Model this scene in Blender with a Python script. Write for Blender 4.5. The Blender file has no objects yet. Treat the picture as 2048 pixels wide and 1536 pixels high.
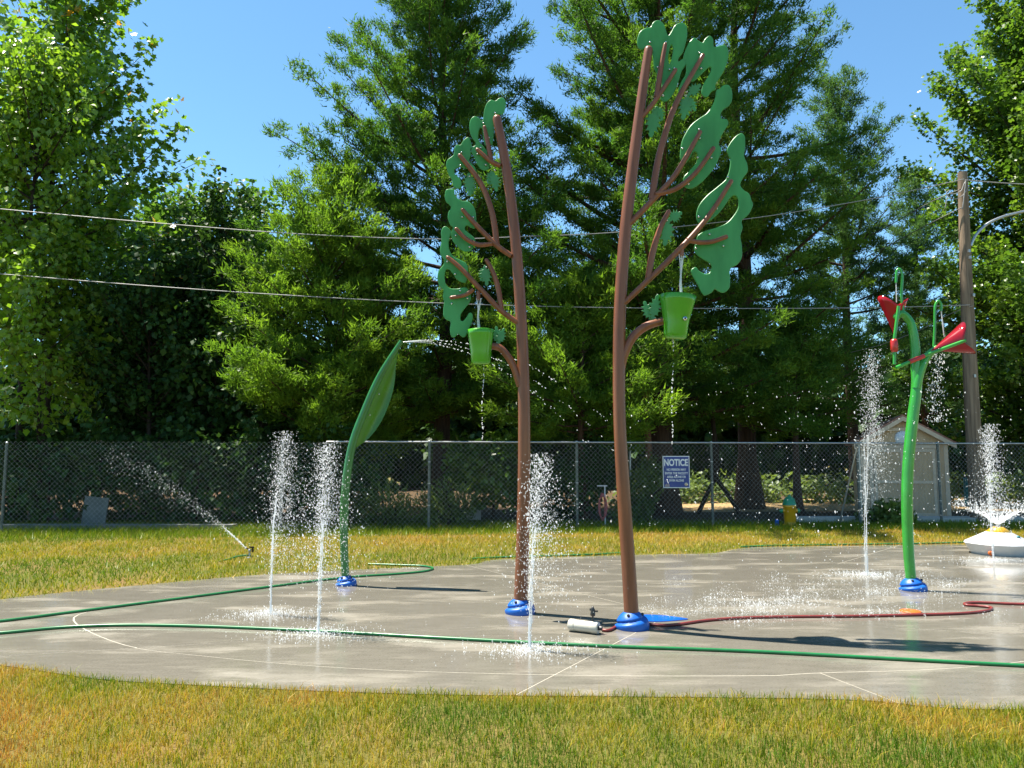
import bpy, math, random
import numpy as np
from mathutils import Vector, Matrix
from mathutils.geometry import tessellate_polygon

# ---------------------------------------------------------------- camera, sky, sun, exposure
scene = bpy.context.scene
COL = scene.collection
FPX, CAMH = 1510.0, 1.5                     # focal length in photo pixels, eye height (m)
PITCH = math.atan(147.0 / FPX)
cam_data = bpy.data.cameras.new('camera')
cam_data.sensor_width = 36.0
cam_data.lens = 36.0 * FPX / 2048.0
cam_data.clip_end = 600.0
cam = bpy.data.objects.new('camera', cam_data)
COL.objects.link(cam)
cam.location = (0, 0, CAMH)
cam.rotation_euler = (math.pi / 2 + PITCH, 0, 0)
scene.camera = cam

SUN_EL = math.radians(68.5)
SUN_DIR = Vector((-2.2, 0.9, 0)).normalized()          # horizontal direction towards the sun
world = bpy.data.worlds.new('World')
scene.world = world
world.use_nodes = True
wn = world.node_tree
wn.nodes.clear()
sky = wn.nodes.new('ShaderNodeTexSky')
sky.sky_type = 'NISHITA'
sky.sun_disc = False
sky.sun_elevation = SUN_EL
sky.sun_rotation = math.atan2(SUN_DIR.x, SUN_DIR.y)
sky.air_density = 1.0
sky.dust_density = 0.0
sky.ozone_density = 5.5
bg = wn.nodes.new('ShaderNodeBackground')
bg.inputs['Strength'].default_value = 0.076
wo = wn.nodes.new('ShaderNodeOutputWorld')
wb = wn.nodes.new('ShaderNodeMix'); wb.data_type = 'RGBA'; wb.blend_type = 'MULTIPLY'       # camera white balance, the same over the whole sky
wb.inputs[0].default_value = 1.0; wb.inputs[7].default_value = (0.86, 1.06, 1.0, 1)
wn.links.new(sky.outputs[0], wb.inputs[6]); wn.links.new(wb.outputs[2], bg.inputs[0])
wn.links.new(bg.outputs[0], wo.inputs[0])

sd = bpy.data.lights.new('sun', 'SUN')
sd.energy = 5.0
sd.angle = math.radians(0.53)
sd.color = (1.0, 0.94, 0.82)
sun = bpy.data.objects.new('sun', sd)
COL.objects.link(sun)
to_sun = Vector((SUN_DIR.x * math.cos(SUN_EL), SUN_DIR.y * math.cos(SUN_EL), math.sin(SUN_EL)))
sun.rotation_euler = to_sun.to_track_quat('Z', 'Y').to_euler()
sun.location = (-8, 4, 18)
scene.view_settings.view_transform = 'Standard'
scene.view_settings.look = 'None'
scene.view_settings.gamma = 1.0
scene.view_settings.exposure = 1.6
scene.view_settings.use_curve_mapping = False
scene.cycles.use_denoising = True
scene.cycles.max_bounces = 8
scene.cycles.transparent_max_bounces = 8
scene.cycles.caustics_reflective = False
scene.cycles.caustics_refractive = False

# ---------------------------------------------------------------- helpers
def ray(px, py):
    u, v = (px - 1024) / FPX, (768 - py) / FPX
    return (u, math.cos(PITCH) - v * math.sin(PITCH), math.sin(PITCH) + v * math.cos(PITCH))

def at(px, py, Y):
    """world point at distance Y along the street of sight through a photo position"""
    d = ray(px, py); t = Y / d[1]
    return Vector((d[0] * t, Y, CAMH + d[2] * t))

def gnd(px, py, z=0.0):
    d = ray(px, py); t = (z - CAMH) / d[2]
    return Vector((d[0] * t, d[1] * t, z))

def mesh_np(name, verts, faces, mat=None, smooth=False, rnd=None):
    """verts (N,3), faces (M,k) array of one polygon size"""
    me = bpy.data.meshes.new(name)
    verts = np.asarray(verts, dtype=np.float32); faces = np.asarray(faces, dtype=np.int32)
    M, k = faces.shape
    me.vertices.add(len(verts)); me.vertices.foreach_set('co', verts.ravel())
    me.loops.add(M * k); me.loops.foreach_set('vertex_index', faces.ravel())
    me.polygons.add(M); me.polygons.foreach_set('loop_start', np.arange(0, M * k, k, dtype=np.int32))
    if smooth:
        me.polygons.foreach_set('use_smooth', np.ones(M, dtype=bool))
    if rnd is not None:
        a = me.attributes.new('rnd', 'FLOAT', 'POINT')
        a.data.foreach_set('value', np.asarray(rnd, dtype=np.float32))
    me.update(calc_edges=True)
    if mat: me.materials.append(mat)
    return me

class MB:
    """collects shapes (python lists) into one mesh"""
    def __init__(s): s.v = []; s.f = []; s.sm = []
    def add(s, vs, fs, smooth=False):
        o = len(s.v); s.v += [tuple(v) for v in vs]
        s.f += [tuple(i + o for i in f) for f in fs]; s.sm += [smooth] * len(fs)
    def box(s, c, size, rot=None):
        hx, hy, hz = size[0] / 2, size[1] / 2, size[2] / 2
        vs = [Vector((x, y, z)) for x in (-hx, hx) for y in (-hy, hy) for z in (-hz, hz)]
        if rot is not None: vs = [rot @ v for v in vs]
        vs = [v + Vector(c) for v in vs]
        s.add(vs, [(0, 1, 3, 2), (4, 6, 7, 5), (0, 4, 5, 1), (2, 3, 7, 6), (0, 2, 6, 4), (1, 5, 7, 3)])
    def tube(s, pts, radii, n=10, cap=True):
        pts = [Vector(p) for p in pts]
        if not hasattr(radii, '__len__'): radii = [radii] * len(pts)
        rings = []; up = None
        for i, p in enumerate(pts):
            t = (pts[min(i + 1, len(pts) - 1)] - pts[max(i - 1, 0)]).normalized()
            if up is None:
                up = Vector((0, 1, 0)) if abs(t.y) < 0.9 else Vector((1, 0, 0))
            a = (up - t * up.dot(t)).normalized(); b = t.cross(a); up = a
            rings.append([p + (a * math.cos(2 * math.pi * k / n) + b * math.sin(2 * math.pi * k / n)) * radii[i] for k in range(n)])
        vs = [v for r in rings for v in r]; fs = []
        for i in range(len(pts) - 1):
            for k in range(n):
                fs.append((i * n + k, i * n + (k + 1) % n, (i + 1) * n + (k + 1) % n, (i + 1) * n + k))
        s.add(vs, fs, True)
        if cap:
            o = len(s.v)
            for r, rev in ((rings[0], True), (rings[-1], False)):
                s.add(r, [tuple(range(n))[::-1] if rev else tuple(range(n))])
    def lathe(s, prof, c=(0, 0, 0), n=24, rot=None, mod=None, closed=False):
        vs = []
        for j, (r, z) in enumerate(prof):
            for k in range(n):
                th = 2 * math.pi * k / n
                rr = r if mod is None else mod(r, z, th)
                v = Vector((rr * math.cos(th), rr * math.sin(th), z))
                if rot is not None: v = rot @ v
                vs.append(v + Vector(c))
        fs = []
        for j in range(len(prof) - 1):
            for k in range(n):
                fs.append((j * n + k, j * n + (k + 1) % n, (j + 1) * n + (k + 1) % n, (j + 1) * n + k))
        s.add(vs, fs, True)
    def ball(s, c, r, n=8, m=5, sc=(1, 1, 1)):
        prof = [(max(1e-4, r * math.sin(math.pi * j / m)), -r * math.cos(math.pi * j / m)) for j in range(m + 1)]
        vs = []
        for (rr, z) in prof:
            for k in range(n):
                th = 2 * math.pi * k / n
                vs.append((c[0] + rr * math.cos(th) * sc[0], c[1] + rr * math.sin(th) * sc[1], c[2] + z * sc[2]))
        fs = [(j * n + k, j * n + (k + 1) % n, (j + 1) * n + (k + 1) % n, (j + 1) * n + k) for j in range(m) for k in range(n)]
        s.add(vs, fs, True)
    def mesh(s, name, mat):
        me = bpy.data.meshes.new(name); me.from_pydata(s.v, [], s.f)
        me.polygons.foreach_set('use_smooth', s.sm); me.update()
        if mat: me.materials.append(mat)
        return me

def link(name, me, parent=None, loc=(0, 0, 0)):
    o = bpy.data.objects.new(name, me); COL.objects.link(o); o.location = loc
    if parent is not None:
        o.parent = parent
        o.location = Vector(loc) - wloc(parent)      # meshes are written in world space
    return o

def wloc(o):
    l = Vector(o.location)
    while o.parent is not None:
        o = o.parent; l += Vector(o.location)
    return l

def thing(name, loc, label, cat, group=None):
    o = bpy.data.objects.new(name, None); COL.objects.link(o); o.location = loc
    o.empty_display_size = 0.2
    return tag(o, label, cat, group)

def tag(o, label, cat=None, group=None, kind=None):
    o['label'] = label
    if cat: o['category'] = cat
    if group: o['group'] = group
    if kind: o['kind'] = kind
    return o

def crom(pts, sub=5, closed=False):
    """Catmull-Rom through points of any dimension"""
    P = [np.array(p, dtype=float) for p in pts]; n = len(P); out = []
    rng = range(n) if closed else range(n - 1)
    for i in rng:
        g = (lambda j: P[j % n]) if closed else (lambda j: P[max(0, min(n - 1, j))])
        a, b, c, d = g(i - 1), g(i), g(i + 1), g(i + 2)
        for k in range(sub):
            t = k / sub
            out.append(0.5 * ((2 * b) + (c - a) * t + (2 * a - 5 * b + 4 * c - d) * t * t + (3 * b - a - 3 * c + d) * t ** 3))
    if not closed: out.append(P[-1])
    return out

# ---------------------------------------------------------------- materials
def nodes(m):
    m.use_nodes = True
    return m.node_tree.nodes, m.node_tree.links

def N(ns, typ, **kw):
    n = ns.new(typ)
    for k, v in kw.items(): setattr(n, k, v)
    return n

def ramp(ns, stops):
    r = ns.new('ShaderNodeValToRGB')
    el = r.color_ramp.elements
    while len(el) > 1: el.remove(el[-1])
    el[0].position = stops[0][0]; el[0].color = (*stops[0][1], 1)
    for p, c in stops[1:]:
        e = el.new(p); e.color = (*c, 1)
    return r

def mat(name, c1, c2=None, scale=20.0, rough=0.5, spec=0.5, metal=0.0, coat=0.0, bump=0.0, bscale=None, trans=0.0, stretch=None, translucent=0.0, detail=4.0):
    m = bpy.data.materials.new(name); ns, ls = nodes(m); b = ns['Principled BSDF']
    if c2 is None: c2 = tuple(c * 0.82 for c in c1)
    tc = N(ns, 'ShaderNodeTexCoord'); mp = N(ns, 'ShaderNodeMapping')
    if stretch: mp.inputs['Scale'].default_value = stretch
    ls.new(tc.outputs['Object'], mp.inputs[0])
    nz = N(ns, 'ShaderNodeTexNoise'); nz.inputs['Scale'].default_value = scale; nz.inputs['Detail'].default_value = detail
    ls.new(mp.outputs[0], nz.inputs['Vector'])
    r = ramp(ns, [(0.35, c1), (0.68, c2)]); ls.new(nz.outputs[0], r.inputs[0])
    ls.new(r.outputs[0], b.inputs['Base Color'])
    b.inputs['Roughness'].default_value = rough; b.inputs['Metallic'].default_value = metal
    b.inputs['Specular IOR Level'].default_value = spec; b.inputs['Coat Weight'].default_value = coat
    b.inputs['Coat Roughness'].default_value = 0.08
    b.inputs['Transmission Weight'].default_value = trans
    rr = N(ns, 'ShaderNodeMapRange'); rr.inputs['To Min'].default_value = max(0.02, rough - 0.08); rr.inputs['To Max'].default_value = rough + 0.1
    ls.new(nz.outputs[0], rr.inputs[0]); ls.new(rr.outputs[0], b.inputs['Roughness'])
    if bump:
        n2 = N(ns, 'ShaderNodeTexNoise'); n2.inputs['Scale'].default_value = bscale or scale * 3; n2.inputs['Detail'].default_value = 5
        ls.new(mp.outputs[0], n2.inputs['Vector'])
        bp = N(ns, 'ShaderNodeBump'); bp.inputs['Strength'].default_value = bump; bp.inputs['Distance'].default_value = 0.02
        ls.new(n2.outputs[0], bp.inputs['Height']); ls.new(bp.outputs[0], b.inputs['Normal'])
    if translucent:
        tr = N(ns, 'ShaderNodeBsdfTranslucent'); ls.new(r.outputs[0], tr.inputs[0])
        mx = N(ns, 'ShaderNodeMixShader'); mx.inputs[0].default_value = translucent
        ls.new(b.outputs[0], mx.inputs[1]); ls.new(tr.outputs[0], mx.inputs[2])
        ls.new(mx.outputs[0], ns['Material Output'].inputs[0])
    return m

def leaf_mat(name, stops, rough=0.45, spec=0.4, translucent=0.42, tgain=1.35, tyellow=1.15):
    m = bpy.data.materials.new(name); ns, ls = nodes(m); b = ns['Principled BSDF']
    a = N(ns, 'ShaderNodeAttribute', attribute_name='rnd')
    r = ramp(ns, stops); ls.new(a.outputs['Fac'], r.inputs[0])
    ls.new(r.outputs[0], b.inputs['Base Color'])
    b.inputs['Roughness'].default_value = rough; b.inputs['Specular IOR Level'].default_value = spec
    mul = N(ns, 'ShaderNodeMix', data_type='RGBA', blend_type='MULTIPLY'); mul.inputs[0].default_value = 1.0
    ls.new(r.outputs[0], mul.inputs[6]); mul.inputs[7].default_value = (tgain * tyellow, tgain * 1.1, tgain * 0.55, 1)
    tr = N(ns, 'ShaderNodeBsdfTranslucent'); ls.new(mul.outputs[2], tr.inputs[0])
    mx = N(ns, 'ShaderNodeMixShader'); mx.inputs[0].default_value = translucent
    ls.new(b.outputs[0], mx.inputs[1]); ls.new(tr.outputs[0], mx.inputs[2]); ls.new(mx.outputs[0], ns['Material Output'].inputs[0])
    return m

def concrete_mat(name, wet=1.0, tone=0.56):
    m = bpy.data.materials.new(name); ns, ls = nodes(m); b = ns['Principled BSDF']
    g = N(ns, 'ShaderNodeNewGeometry')
    mp = N(ns, 'ShaderNodeMapping'); mp.inputs['Scale'].default_value = (0.75, 2.3, 1); ls.new(g.outputs['Position'], mp.inputs[0])
    n1 = N(ns, 'ShaderNodeTexNoise'); n1.inputs['Scale'].default_value = 1.1; n1.inputs['Detail'].default_value = 7; n1.inputs['Roughness'].default_value = 0.62
    ls.new(mp.outputs[0], n1.inputs['Vector'])
    n2 = N(ns, 'ShaderNodeTexNoise'); n2.inputs['Scale'].default_value = 55; n2.inputs['Detail'].default_value = 6; ls.new(g.outputs['Position'], n2.inputs['Vector'])
    mp3 = N(ns, 'ShaderNodeMapping'); mp3.inputs['Scale'].default_value = (2.0, 9.0, 1); mp3.inputs['Rotation'].default_value = (0, 0, 0.12); ls.new(g.outputs['Position'], mp3.inputs[0])
    n3 = N(ns, 'ShaderNodeTexNoise'); n3.inputs['Scale'].default_value = 1.6; n3.inputs['Detail'].default_value = 8; n3.inputs['Roughness'].default_value = 0.7; ls.new(mp3.outputs[0], n3.inputs['Vector'])
    # dry patches are paler and matt
    dry = ramp(ns, [(0.50, (0, 0, 0)), (0.56, (0.45, 0.45, 0.45)), (0.66, (1, 1, 1))]); ls.new(n1.outputs[0], dry.inputs[0])
    k = tone
    wetc = ramp(ns, [(0.3, (0.215 * k, 0.198 * k, 0.162 * k)), (0.7, (0.30 * k, 0.276 * k, 0.228 * k))]); ls.new(n3.outputs[0], wetc.inputs[0])
    dryc = ramp(ns, [(0.3, (0.30 * k, 0.27 * k, 0.218 * k)), (0.72, (0.41 * k, 0.375 * k, 0.31 * k))]); ls.new(n3.outputs[0], dryc.inputs[0])
    mx = N(ns, 'ShaderNodeMix', data_type='RGBA'); ls.new(dry.outputs[0], mx.inputs[0]); ls.new(wetc.outputs[0], mx.inputs[6]); ls.new(dryc.outputs[0], mx.inputs[7])
    sp = N(ns, 'ShaderNodeMix', data_type='RGBA', blend_type='OVERLAY'); sp.inputs[0].default_value = 0.28
    ls.new(mx.outputs[2], sp.inputs[6]); ls.new(n2.outputs[0], sp.inputs[7])
    ls.new(sp.outputs[2], b.inputs['Base Color'])
    rr = N(ns, 'ShaderNodeMapRange'); rr.inputs['To Min'].default_value = 0.10; rr.inputs['To Max'].default_value = 0.42
    ls.new(dry.outputs[0], rr.inputs[0]); ls.new(rr.outputs[0], b.inputs['Roughness'])
    b.inputs['Specular IOR Level'].default_value = 0.5
    bp = N(ns, 'ShaderNodeBump'); bp.inputs['Strength'].default_value = 0.1; bp.inputs['Distance'].default_value = 0.004
    ls.new(n2.outputs[0], bp.inputs['Height']); ls.new(bp.outputs[0], b.inputs['Normal'])
    return m

def ground_mat():
    m = bpy.data.materials.new('lawn_soil'); ns, ls = nodes(m); b = ns['Principled BSDF']
    g = N(ns, 'ShaderNodeNewGeometry')
    n1 = N(ns, 'ShaderNodeTexNoise'); n1.inputs['Scale'].default_value = 0.9; n1.inputs['Detail'].default_value = 5; ls.new(g.outputs['Position'], n1.inputs['Vector'])
    n2 = N(ns, 'ShaderNodeTexNoise'); n2.inputs['Scale'].default_value = 38; n2.inputs['Detail'].default_value = 6; ls.new(g.outputs['Position'], n2.inputs['Vector'])
    r1 = ramp(ns, [(0.3, (0.075, 0.085, 0.018)), (0.55, (0.13, 0.105, 0.03)), (0.75, (0.16, 0.10, 0.04))]); ls.new(n1.outputs[0], r1.inputs[0])
    sp = N(ns, 'ShaderNodeMix', data_type='RGBA', blend_type='OVERLAY'); sp.inputs[0].default_value = 0.6
    ls.new(r1.outputs[0], sp.inputs[6]); ls.new(n2.outputs[0], sp.inputs[7]); ls.new(sp.outputs[2], b.inputs['Base Color'])
    b.inputs['Roughness'].default_value = 0.9; b.inputs['Specular IOR Level'].default_value = 0.1
    bp = N(ns, 'ShaderNodeBump'); bp.inputs['Strength'].default_value = 0.8; bp.inputs['Distance'].default_value = 0.03
    ls.new(n2.outputs[0], bp.inputs['Height']); ls.new(bp.outputs[0], b.inputs['Normal'])
    return m

def water_mat():
    m = bpy.data.materials.new('white_water'); ns, ls = nodes(m); b = ns['Principled BSDF']
    nz = N(ns, 'ShaderNodeTexNoise'); nz.inputs['Scale'].default_value = 30
    r = ramp(ns, [(0.3, (0.84, 0.87, 0.9)), (0.7, (0.93, 0.95, 0.96))]); ls.new(nz.outputs[0], r.inputs[0])
    ls.new(r.outputs[0], b.inputs['Base Color']); b.inputs['Roughness'].default_value = 0.12; b.inputs['IOR'].default_value = 1.33
    tr = N(ns, 'ShaderNodeBsdfTranslucent'); ls.new(r.outputs[0], tr.inputs[0])
    mx = N(ns, 'ShaderNodeMixShader'); mx.inputs[0].default_value = 0.5
    ls.new(b.outputs[0], mx.inputs[1]); ls.new(tr.outputs[0], mx.inputs[2])
    tp = N(ns, 'ShaderNodeBsdfTransparent')
    m2 = N(ns, 'ShaderNodeMixShader'); m2.inputs[0].default_value = 0.42
    ls.new(mx.outputs[0], m2.inputs[1]); ls.new(tp.outputs[0], m2.inputs[2])
    ls.new(m2.outputs[0], ns['Material Output'].inputs[0])
    return m

def bark_mat(name, c1, c2):
    return mat(name, c1, c2, scale=6, rough=0.85, spec=0.2, bump=0.8, bscale=9, stretch=(3, 3, 0.35))

M = {}
M['brown'] = mat('brown_powder_coat', (0.225, 0.080, 0.034), (0.15, 0.052, 0.023), scale=4, stretch=(5, 5, 0.55), detail=8, rough=0.36, spec=0.35, coat=0.12)
M['plate'] = mat('green_plastic_sheet', (0.108, 0.42, 0.145), (0.08, 0.33, 0.11), scale=4, stretch=(2.5, 2.5, 0.8), bump=0.03, rough=0.4, translucent=0.45, detail=9)
M['leafplate'] = mat('green_plastic_leaf', (0.11, 0.4, 0.15), (0.09, 0.33, 0.12), scale=8, rough=0.38, translucent=0.4)
M['bucket'] = mat('lime_fibreglass', (0.09, 0.42, 0.02), (0.075, 0.36, 0.017), scale=5, rough=0.22, coat=0.4, translucent=0.22)
M['lime'] = mat('lime_powder_coat', (0.035, 0.31, 0.035), (0.028, 0.25, 0.028), scale=6, rough=0.28, coat=0.35)
M['dgreen'] = mat('green_powder_coat', (0.02, 0.15, 0.022), (0.016, 0.12, 0.018), scale=6, rough=0.3, coat=0.3)
M['blade'] = mat('green_fibreglass', (0.075, 0.25, 0.015), (0.06, 0.21, 0.012), scale=4, rough=0.28, coat=0.3, translucent=0.3)
M['blue'] = mat('blue_rubber', (0.006, 0.10, 0.42), (0.005, 0.08, 0.35), scale=14, rough=0.42, spec=0.4, bump=0.1)
M['bluefloor'] = mat('glossy_blue_floor', (0.005, 0.10, 0.45), (0.004, 0.07, 0.35), scale=6, rough=0.2, spec=0.5, bump=0.05)
M['red'] = mat('red_clear_plastic', (0.5, 0.02, 0.035), (0.42, 0.016, 0.028), scale=5, rough=0.12, coat=0.5, translucent=0.5)
M['redpaint'] = mat('red_powder_coat', (0.5, 0.02, 0.015), scale=8, rough=0.3, coat=0.3)
M['steel'] = mat('galvanised_steel', (0.42, 0.43, 0.44), (0.3, 0.31, 0.32), scale=14, rough=0.4, metal=0.85)
M['chrome'] = mat('stainless_bolt', (0.7, 0.7, 0.7), (0.55, 0.55, 0.55), scale=20, rough=0.15, metal=1.0)
M['wire'] = mat('galvanised_wire', (0.36, 0.37, 0.38), (0.28, 0.29, 0.3), scale=30, rough=0.4, metal=0.25)
M['postpaint'] = mat('dull_green_post', (0.12, 0.14, 0.13), (0.08, 0.095, 0.09), scale=12, rough=0.5, metal=0.4)
M['greenhose'] = mat('green_hose_rubber', (0.014, 0.16, 0.045), (0.011, 0.12, 0.035), scale=10, rough=0.3, spec=0.5)
M['redhose'] = mat('red_hose_rubber', (0.19, 0.028, 0.024), (0.145, 0.022, 0.018), scale=12, rough=0.4)
M['darkhose'] = mat('dark_hose_rubber', (0.05, 0.02, 0.018), scale=12, rough=0.5)
M['black'] = mat('black_plastic', (0.015, 0.015, 0.016), (0.025, 0.025, 0.025), scale=12, rough=0.4)
M['pvc'] = mat('white_pvc', (0.52, 0.49, 0.42), (0.47, 0.43, 0.35), scale=5, rough=0.35, bump=0.03)
M['white'] = mat('white_fibreglass', (0.6, 0.61, 0.62), (0.54, 0.55, 0.56), scale=4, rough=0.35, coat=0.2, bump=0.05)
M['yellow'] = mat('yellow_paint', (0.68, 0.37, 0.015), (0.6, 0.31, 0.012), scale=7, rough=0.4, coat=0.2)
M['orange'] = mat('orange_floor_cap', (0.6, 0.12, 0.015), (0.5, 0.09, 0.012), scale=12, rough=0.4)
M['teal'] = mat('teal_drum_paint', (0.012, 0.16, 0.19), (0.01, 0.12, 0.15), scale=7, rough=0.4)
M['hydgreen'] = mat('green_hydrant_paint', (0.02, 0.25, 0.12), (0.015, 0.19, 0.09), scale=10, rough=0.35, coat=0.3)
M['signblue'] = mat('sign_blue', (0.018, 0.045, 0.24), (0.015, 0.038, 0.2), scale=4, rough=0.35)
M['signwhite'] = mat('sign_white', (0.75, 0.76, 0.78), scale=4, rough=0.4)
M['pole'] = mat('weathered_pole_wood', (0.27, 0.2, 0.14), (0.13, 0.095, 0.07), scale=5, rough=0.85, spec=0.15, bump=0.7, bscale=10, stretch=(4, 4, 0.18))
M['cable'] = mat('weathered_cable', (0.28, 0.27, 0.26), (0.2, 0.2, 0.2), scale=6, rough=0.5)
M['cabledark'] = mat('black_cable', (0.03, 0.03, 0.035), scale=6, rough=0.5)
M['siding'] = mat('tan_shed_siding', (0.56, 0.39, 0.235), (0.47, 0.33, 0.195), scale=4, rough=0.75, bump=0.4, bscale=12, stretch=(4, 4, 0.4))
M['shedtrim'] = mat('cream_shed_trim', (0.64, 0.50, 0.36), (0.54, 0.42, 0.3), scale=6, rough=0.65)
M['shingle'] = mat('reddish_shingle', (0.42, 0.21, 0.15), (0.28, 0.14, 0.1), scale=14, rough=0.9, bump=0.4)
M['bark'] = bark_mat('dark_bark', (0.05, 0.036, 0.027), (0.025, 0.018, 0.014))
M['redbark'] = bark_mat('cypress_bark', (0.085, 0.05, 0.035), (0.04, 0.025, 0.018))
M['concrete'] = concrete_mat('wet_concrete')
M['joint'] = mat('pale_joint_grit', (0.37, 0.34, 0.28), (0.29, 0.265, 0.215), scale=40, rough=0.6)
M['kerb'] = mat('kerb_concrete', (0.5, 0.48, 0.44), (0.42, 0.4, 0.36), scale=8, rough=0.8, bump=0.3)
M['kerbdark'] = mat('shade_toned_kerb', (0.16, 0.16, 0.15), (0.11, 0.11, 0.105), scale=8, rough=0.85, bump=0.3)  # darker copy of the kerb concrete, shade mixed into its colour
M['shadedboard'] = mat('shade_dimmed_board', (0.13, 0.14, 0.135), (0.09, 0.1, 0.095), scale=5, rough=0.7)  # pale board, its colour darkened to read as shaded
M['soil'] = ground_mat()
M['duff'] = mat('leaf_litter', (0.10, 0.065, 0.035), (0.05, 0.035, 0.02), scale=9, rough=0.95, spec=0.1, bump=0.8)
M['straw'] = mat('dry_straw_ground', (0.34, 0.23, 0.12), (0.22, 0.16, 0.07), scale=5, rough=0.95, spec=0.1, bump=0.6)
M['water'] = water_mat()

G = lambda *s: [(p, c) for p, c in s]
M['cypress'] = leaf_mat('cypress_needles', G((0.000, (0.035, 0.085, 0.018)), (0.500, (0.062, 0.135, 0.020)), (1.000, (0.125, 0.205, 0.024))), rough=0.6, spec=0.15, translucent=0.45, tgain=1.5, tyellow=1.0)
M['cypressbright'] = leaf_mat('bright_cypress_needles', G((0.0, (0.06, 0.125, 0.018)), (0.5, (0.105, 0.185, 0.021)), (1.0, (0.175, 0.265, 0.027))), rough=0.6, spec=0.15, translucent=0.48, tgain=1.5, tyellow=1.0)  # brighter, yellower mix of the cypress needle greens
M['cypressblue'] = leaf_mat('cypress_needles_cool', G((0.000, (0.040, 0.090, 0.034)), (1.000, (0.085, 0.155, 0.045))), rough=0.6, spec=0.15, translucent=0.42, tgain=1.45, tyellow=1.0)
M['sycamore'] = leaf_mat('lobed_leaves', G((0.000, (0.060, 0.125, 0.015)), (0.550, (0.115, 0.205, 0.020)), (0.930, (0.200, 0.290, 0.030)), (0.955, (0.450, 0.250, 0.025)), (1.000, (0.500, 0.200, 0.025))), rough=0.3, spec=0.6, translucent=0.45, tgain=1.5, tyellow=1.0)
M['elder'] = leaf_mat('bright_drooping_leaves', G((0.000, (0.090, 0.170, 0.014)), (1.000, (0.210, 0.310, 0.030))), rough=0.32, spec=0.5, translucent=0.48, tgain=1.5, tyellow=1.0)
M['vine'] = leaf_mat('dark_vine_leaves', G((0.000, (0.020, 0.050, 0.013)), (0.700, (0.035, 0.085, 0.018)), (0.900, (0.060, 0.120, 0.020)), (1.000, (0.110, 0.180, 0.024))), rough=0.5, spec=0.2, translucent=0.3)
M['maple'] = leaf_mat('glossy_gum_leaves', G((0.000, (0.045, 0.100, 0.014)), (0.600, (0.090, 0.165, 0.020)), (1.000, (0.170, 0.240, 0.032))), rough=0.32, spec=0.4, translucent=0.42, tgain=1.45, tyellow=1.0)
M['far'] = leaf_mat('far_leaves', G((0.000, (0.050, 0.110, 0.020)), (1.000, (0.110, 0.195, 0.030))), spec=0.2, translucent=0.45, tgain=1.45, tyellow=1.0)
M['weed'] = leaf_mat('weed_leaves', G((0.0, (0.080, 0.125, 0.035)), (1.0, (0.170, 0.240, 0.060))), spec=0.3, translucent=0.42)
M['grass'] = leaf_mat('lawn_blades', G((0.0, (0.07, 0.145, 0.010)), (0.3, (0.165, 0.205, 0.011)), (0.52, (0.33, 0.265, 0.016)), (0.75, (0.46, 0.30, 0.05)), (1.0, (0.42, 0.19, 0.05))), rough=0.45, spec=0.18, translucent=0.32, tgain=1.25, tyellow=1.0)

# ================================================================= SETTING: ground, pad
GZ = -0.006
gme = mesh_np('ground', [(-150, -30, GZ), (150, -30, GZ), (150, 260, GZ), (-150, 260, GZ)], [[0, 1, 2, 3]], M['soil'])
tag(link('ground', gme), 'dry yellow-green lawn ground reaching back under the trees', kind='structure')

PC = np.array([1.5, 7.4])
def g2(px, py): p = gnd(px, py); return (p.x, p.y)
outer_pts = [g2(0, 1330), g2(200, 1358), g2(400, 1370), g2(600, 1380), g2(900, 1389), g2(1300, 1393), g2(1700, 1399), g2(2048, 1418),
             (6.2, 5.0), (10.5, 6.6), (12.5, 10.0), (11.6, 13.0), g2(1930, 1089), g2(1700, 1092), g2(1500, 1095), g2(1430, 1106),
             g2(1300, 1109), g2(1100, 1115), g2(985, 1120), g2(955, 1127), g2(900, 1131), g2(700, 1140), g2(500, 1151), g2(200, 1178), g2(0, 1199),
             (-6.0, 7.05), (-5.3, 6.2)]
inner_pts = [g2(180, 1222), g2(150, 1245), g2(250, 1290), g2(400, 1311), g2(700, 1336), g2(1100, 1349), g2(1500, 1351), g2(1625, 1346), g2(2048, 1322),
             (7.0, 7.2), (7.9, 9.2), (6.4, 10.9), g2(1500, 1132), g2(1000, 1144), g2(600, 1172), g2(330, 1198)]
def polar(pts):
    P = np.array(crom(pts, 6, closed=True))
    th = np.arctan2(P[:, 1] - PC[1], P[:, 0] - PC[0]); r = np.hypot(P[:, 0] - PC[0], P[:, 1] - PC[1])
    o = np.argsort(th); th, r = th[o], r[o]
    th = np.concatenate([th - 2 * np.pi, th, th + 2 * np.pi]); r = np.tile(r, 3)
    return lambda a: np.interp(a, th, r)
r_out, r_in = polar(outer_pts), polar(inner_pts)
def in_pad(x, y, margin=0.0):
    th = np.arctan2(y - PC[1], x - PC[0])
    return np.hypot(x - PC[0], y - PC[1]) < r_out(th) - margin

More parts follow.
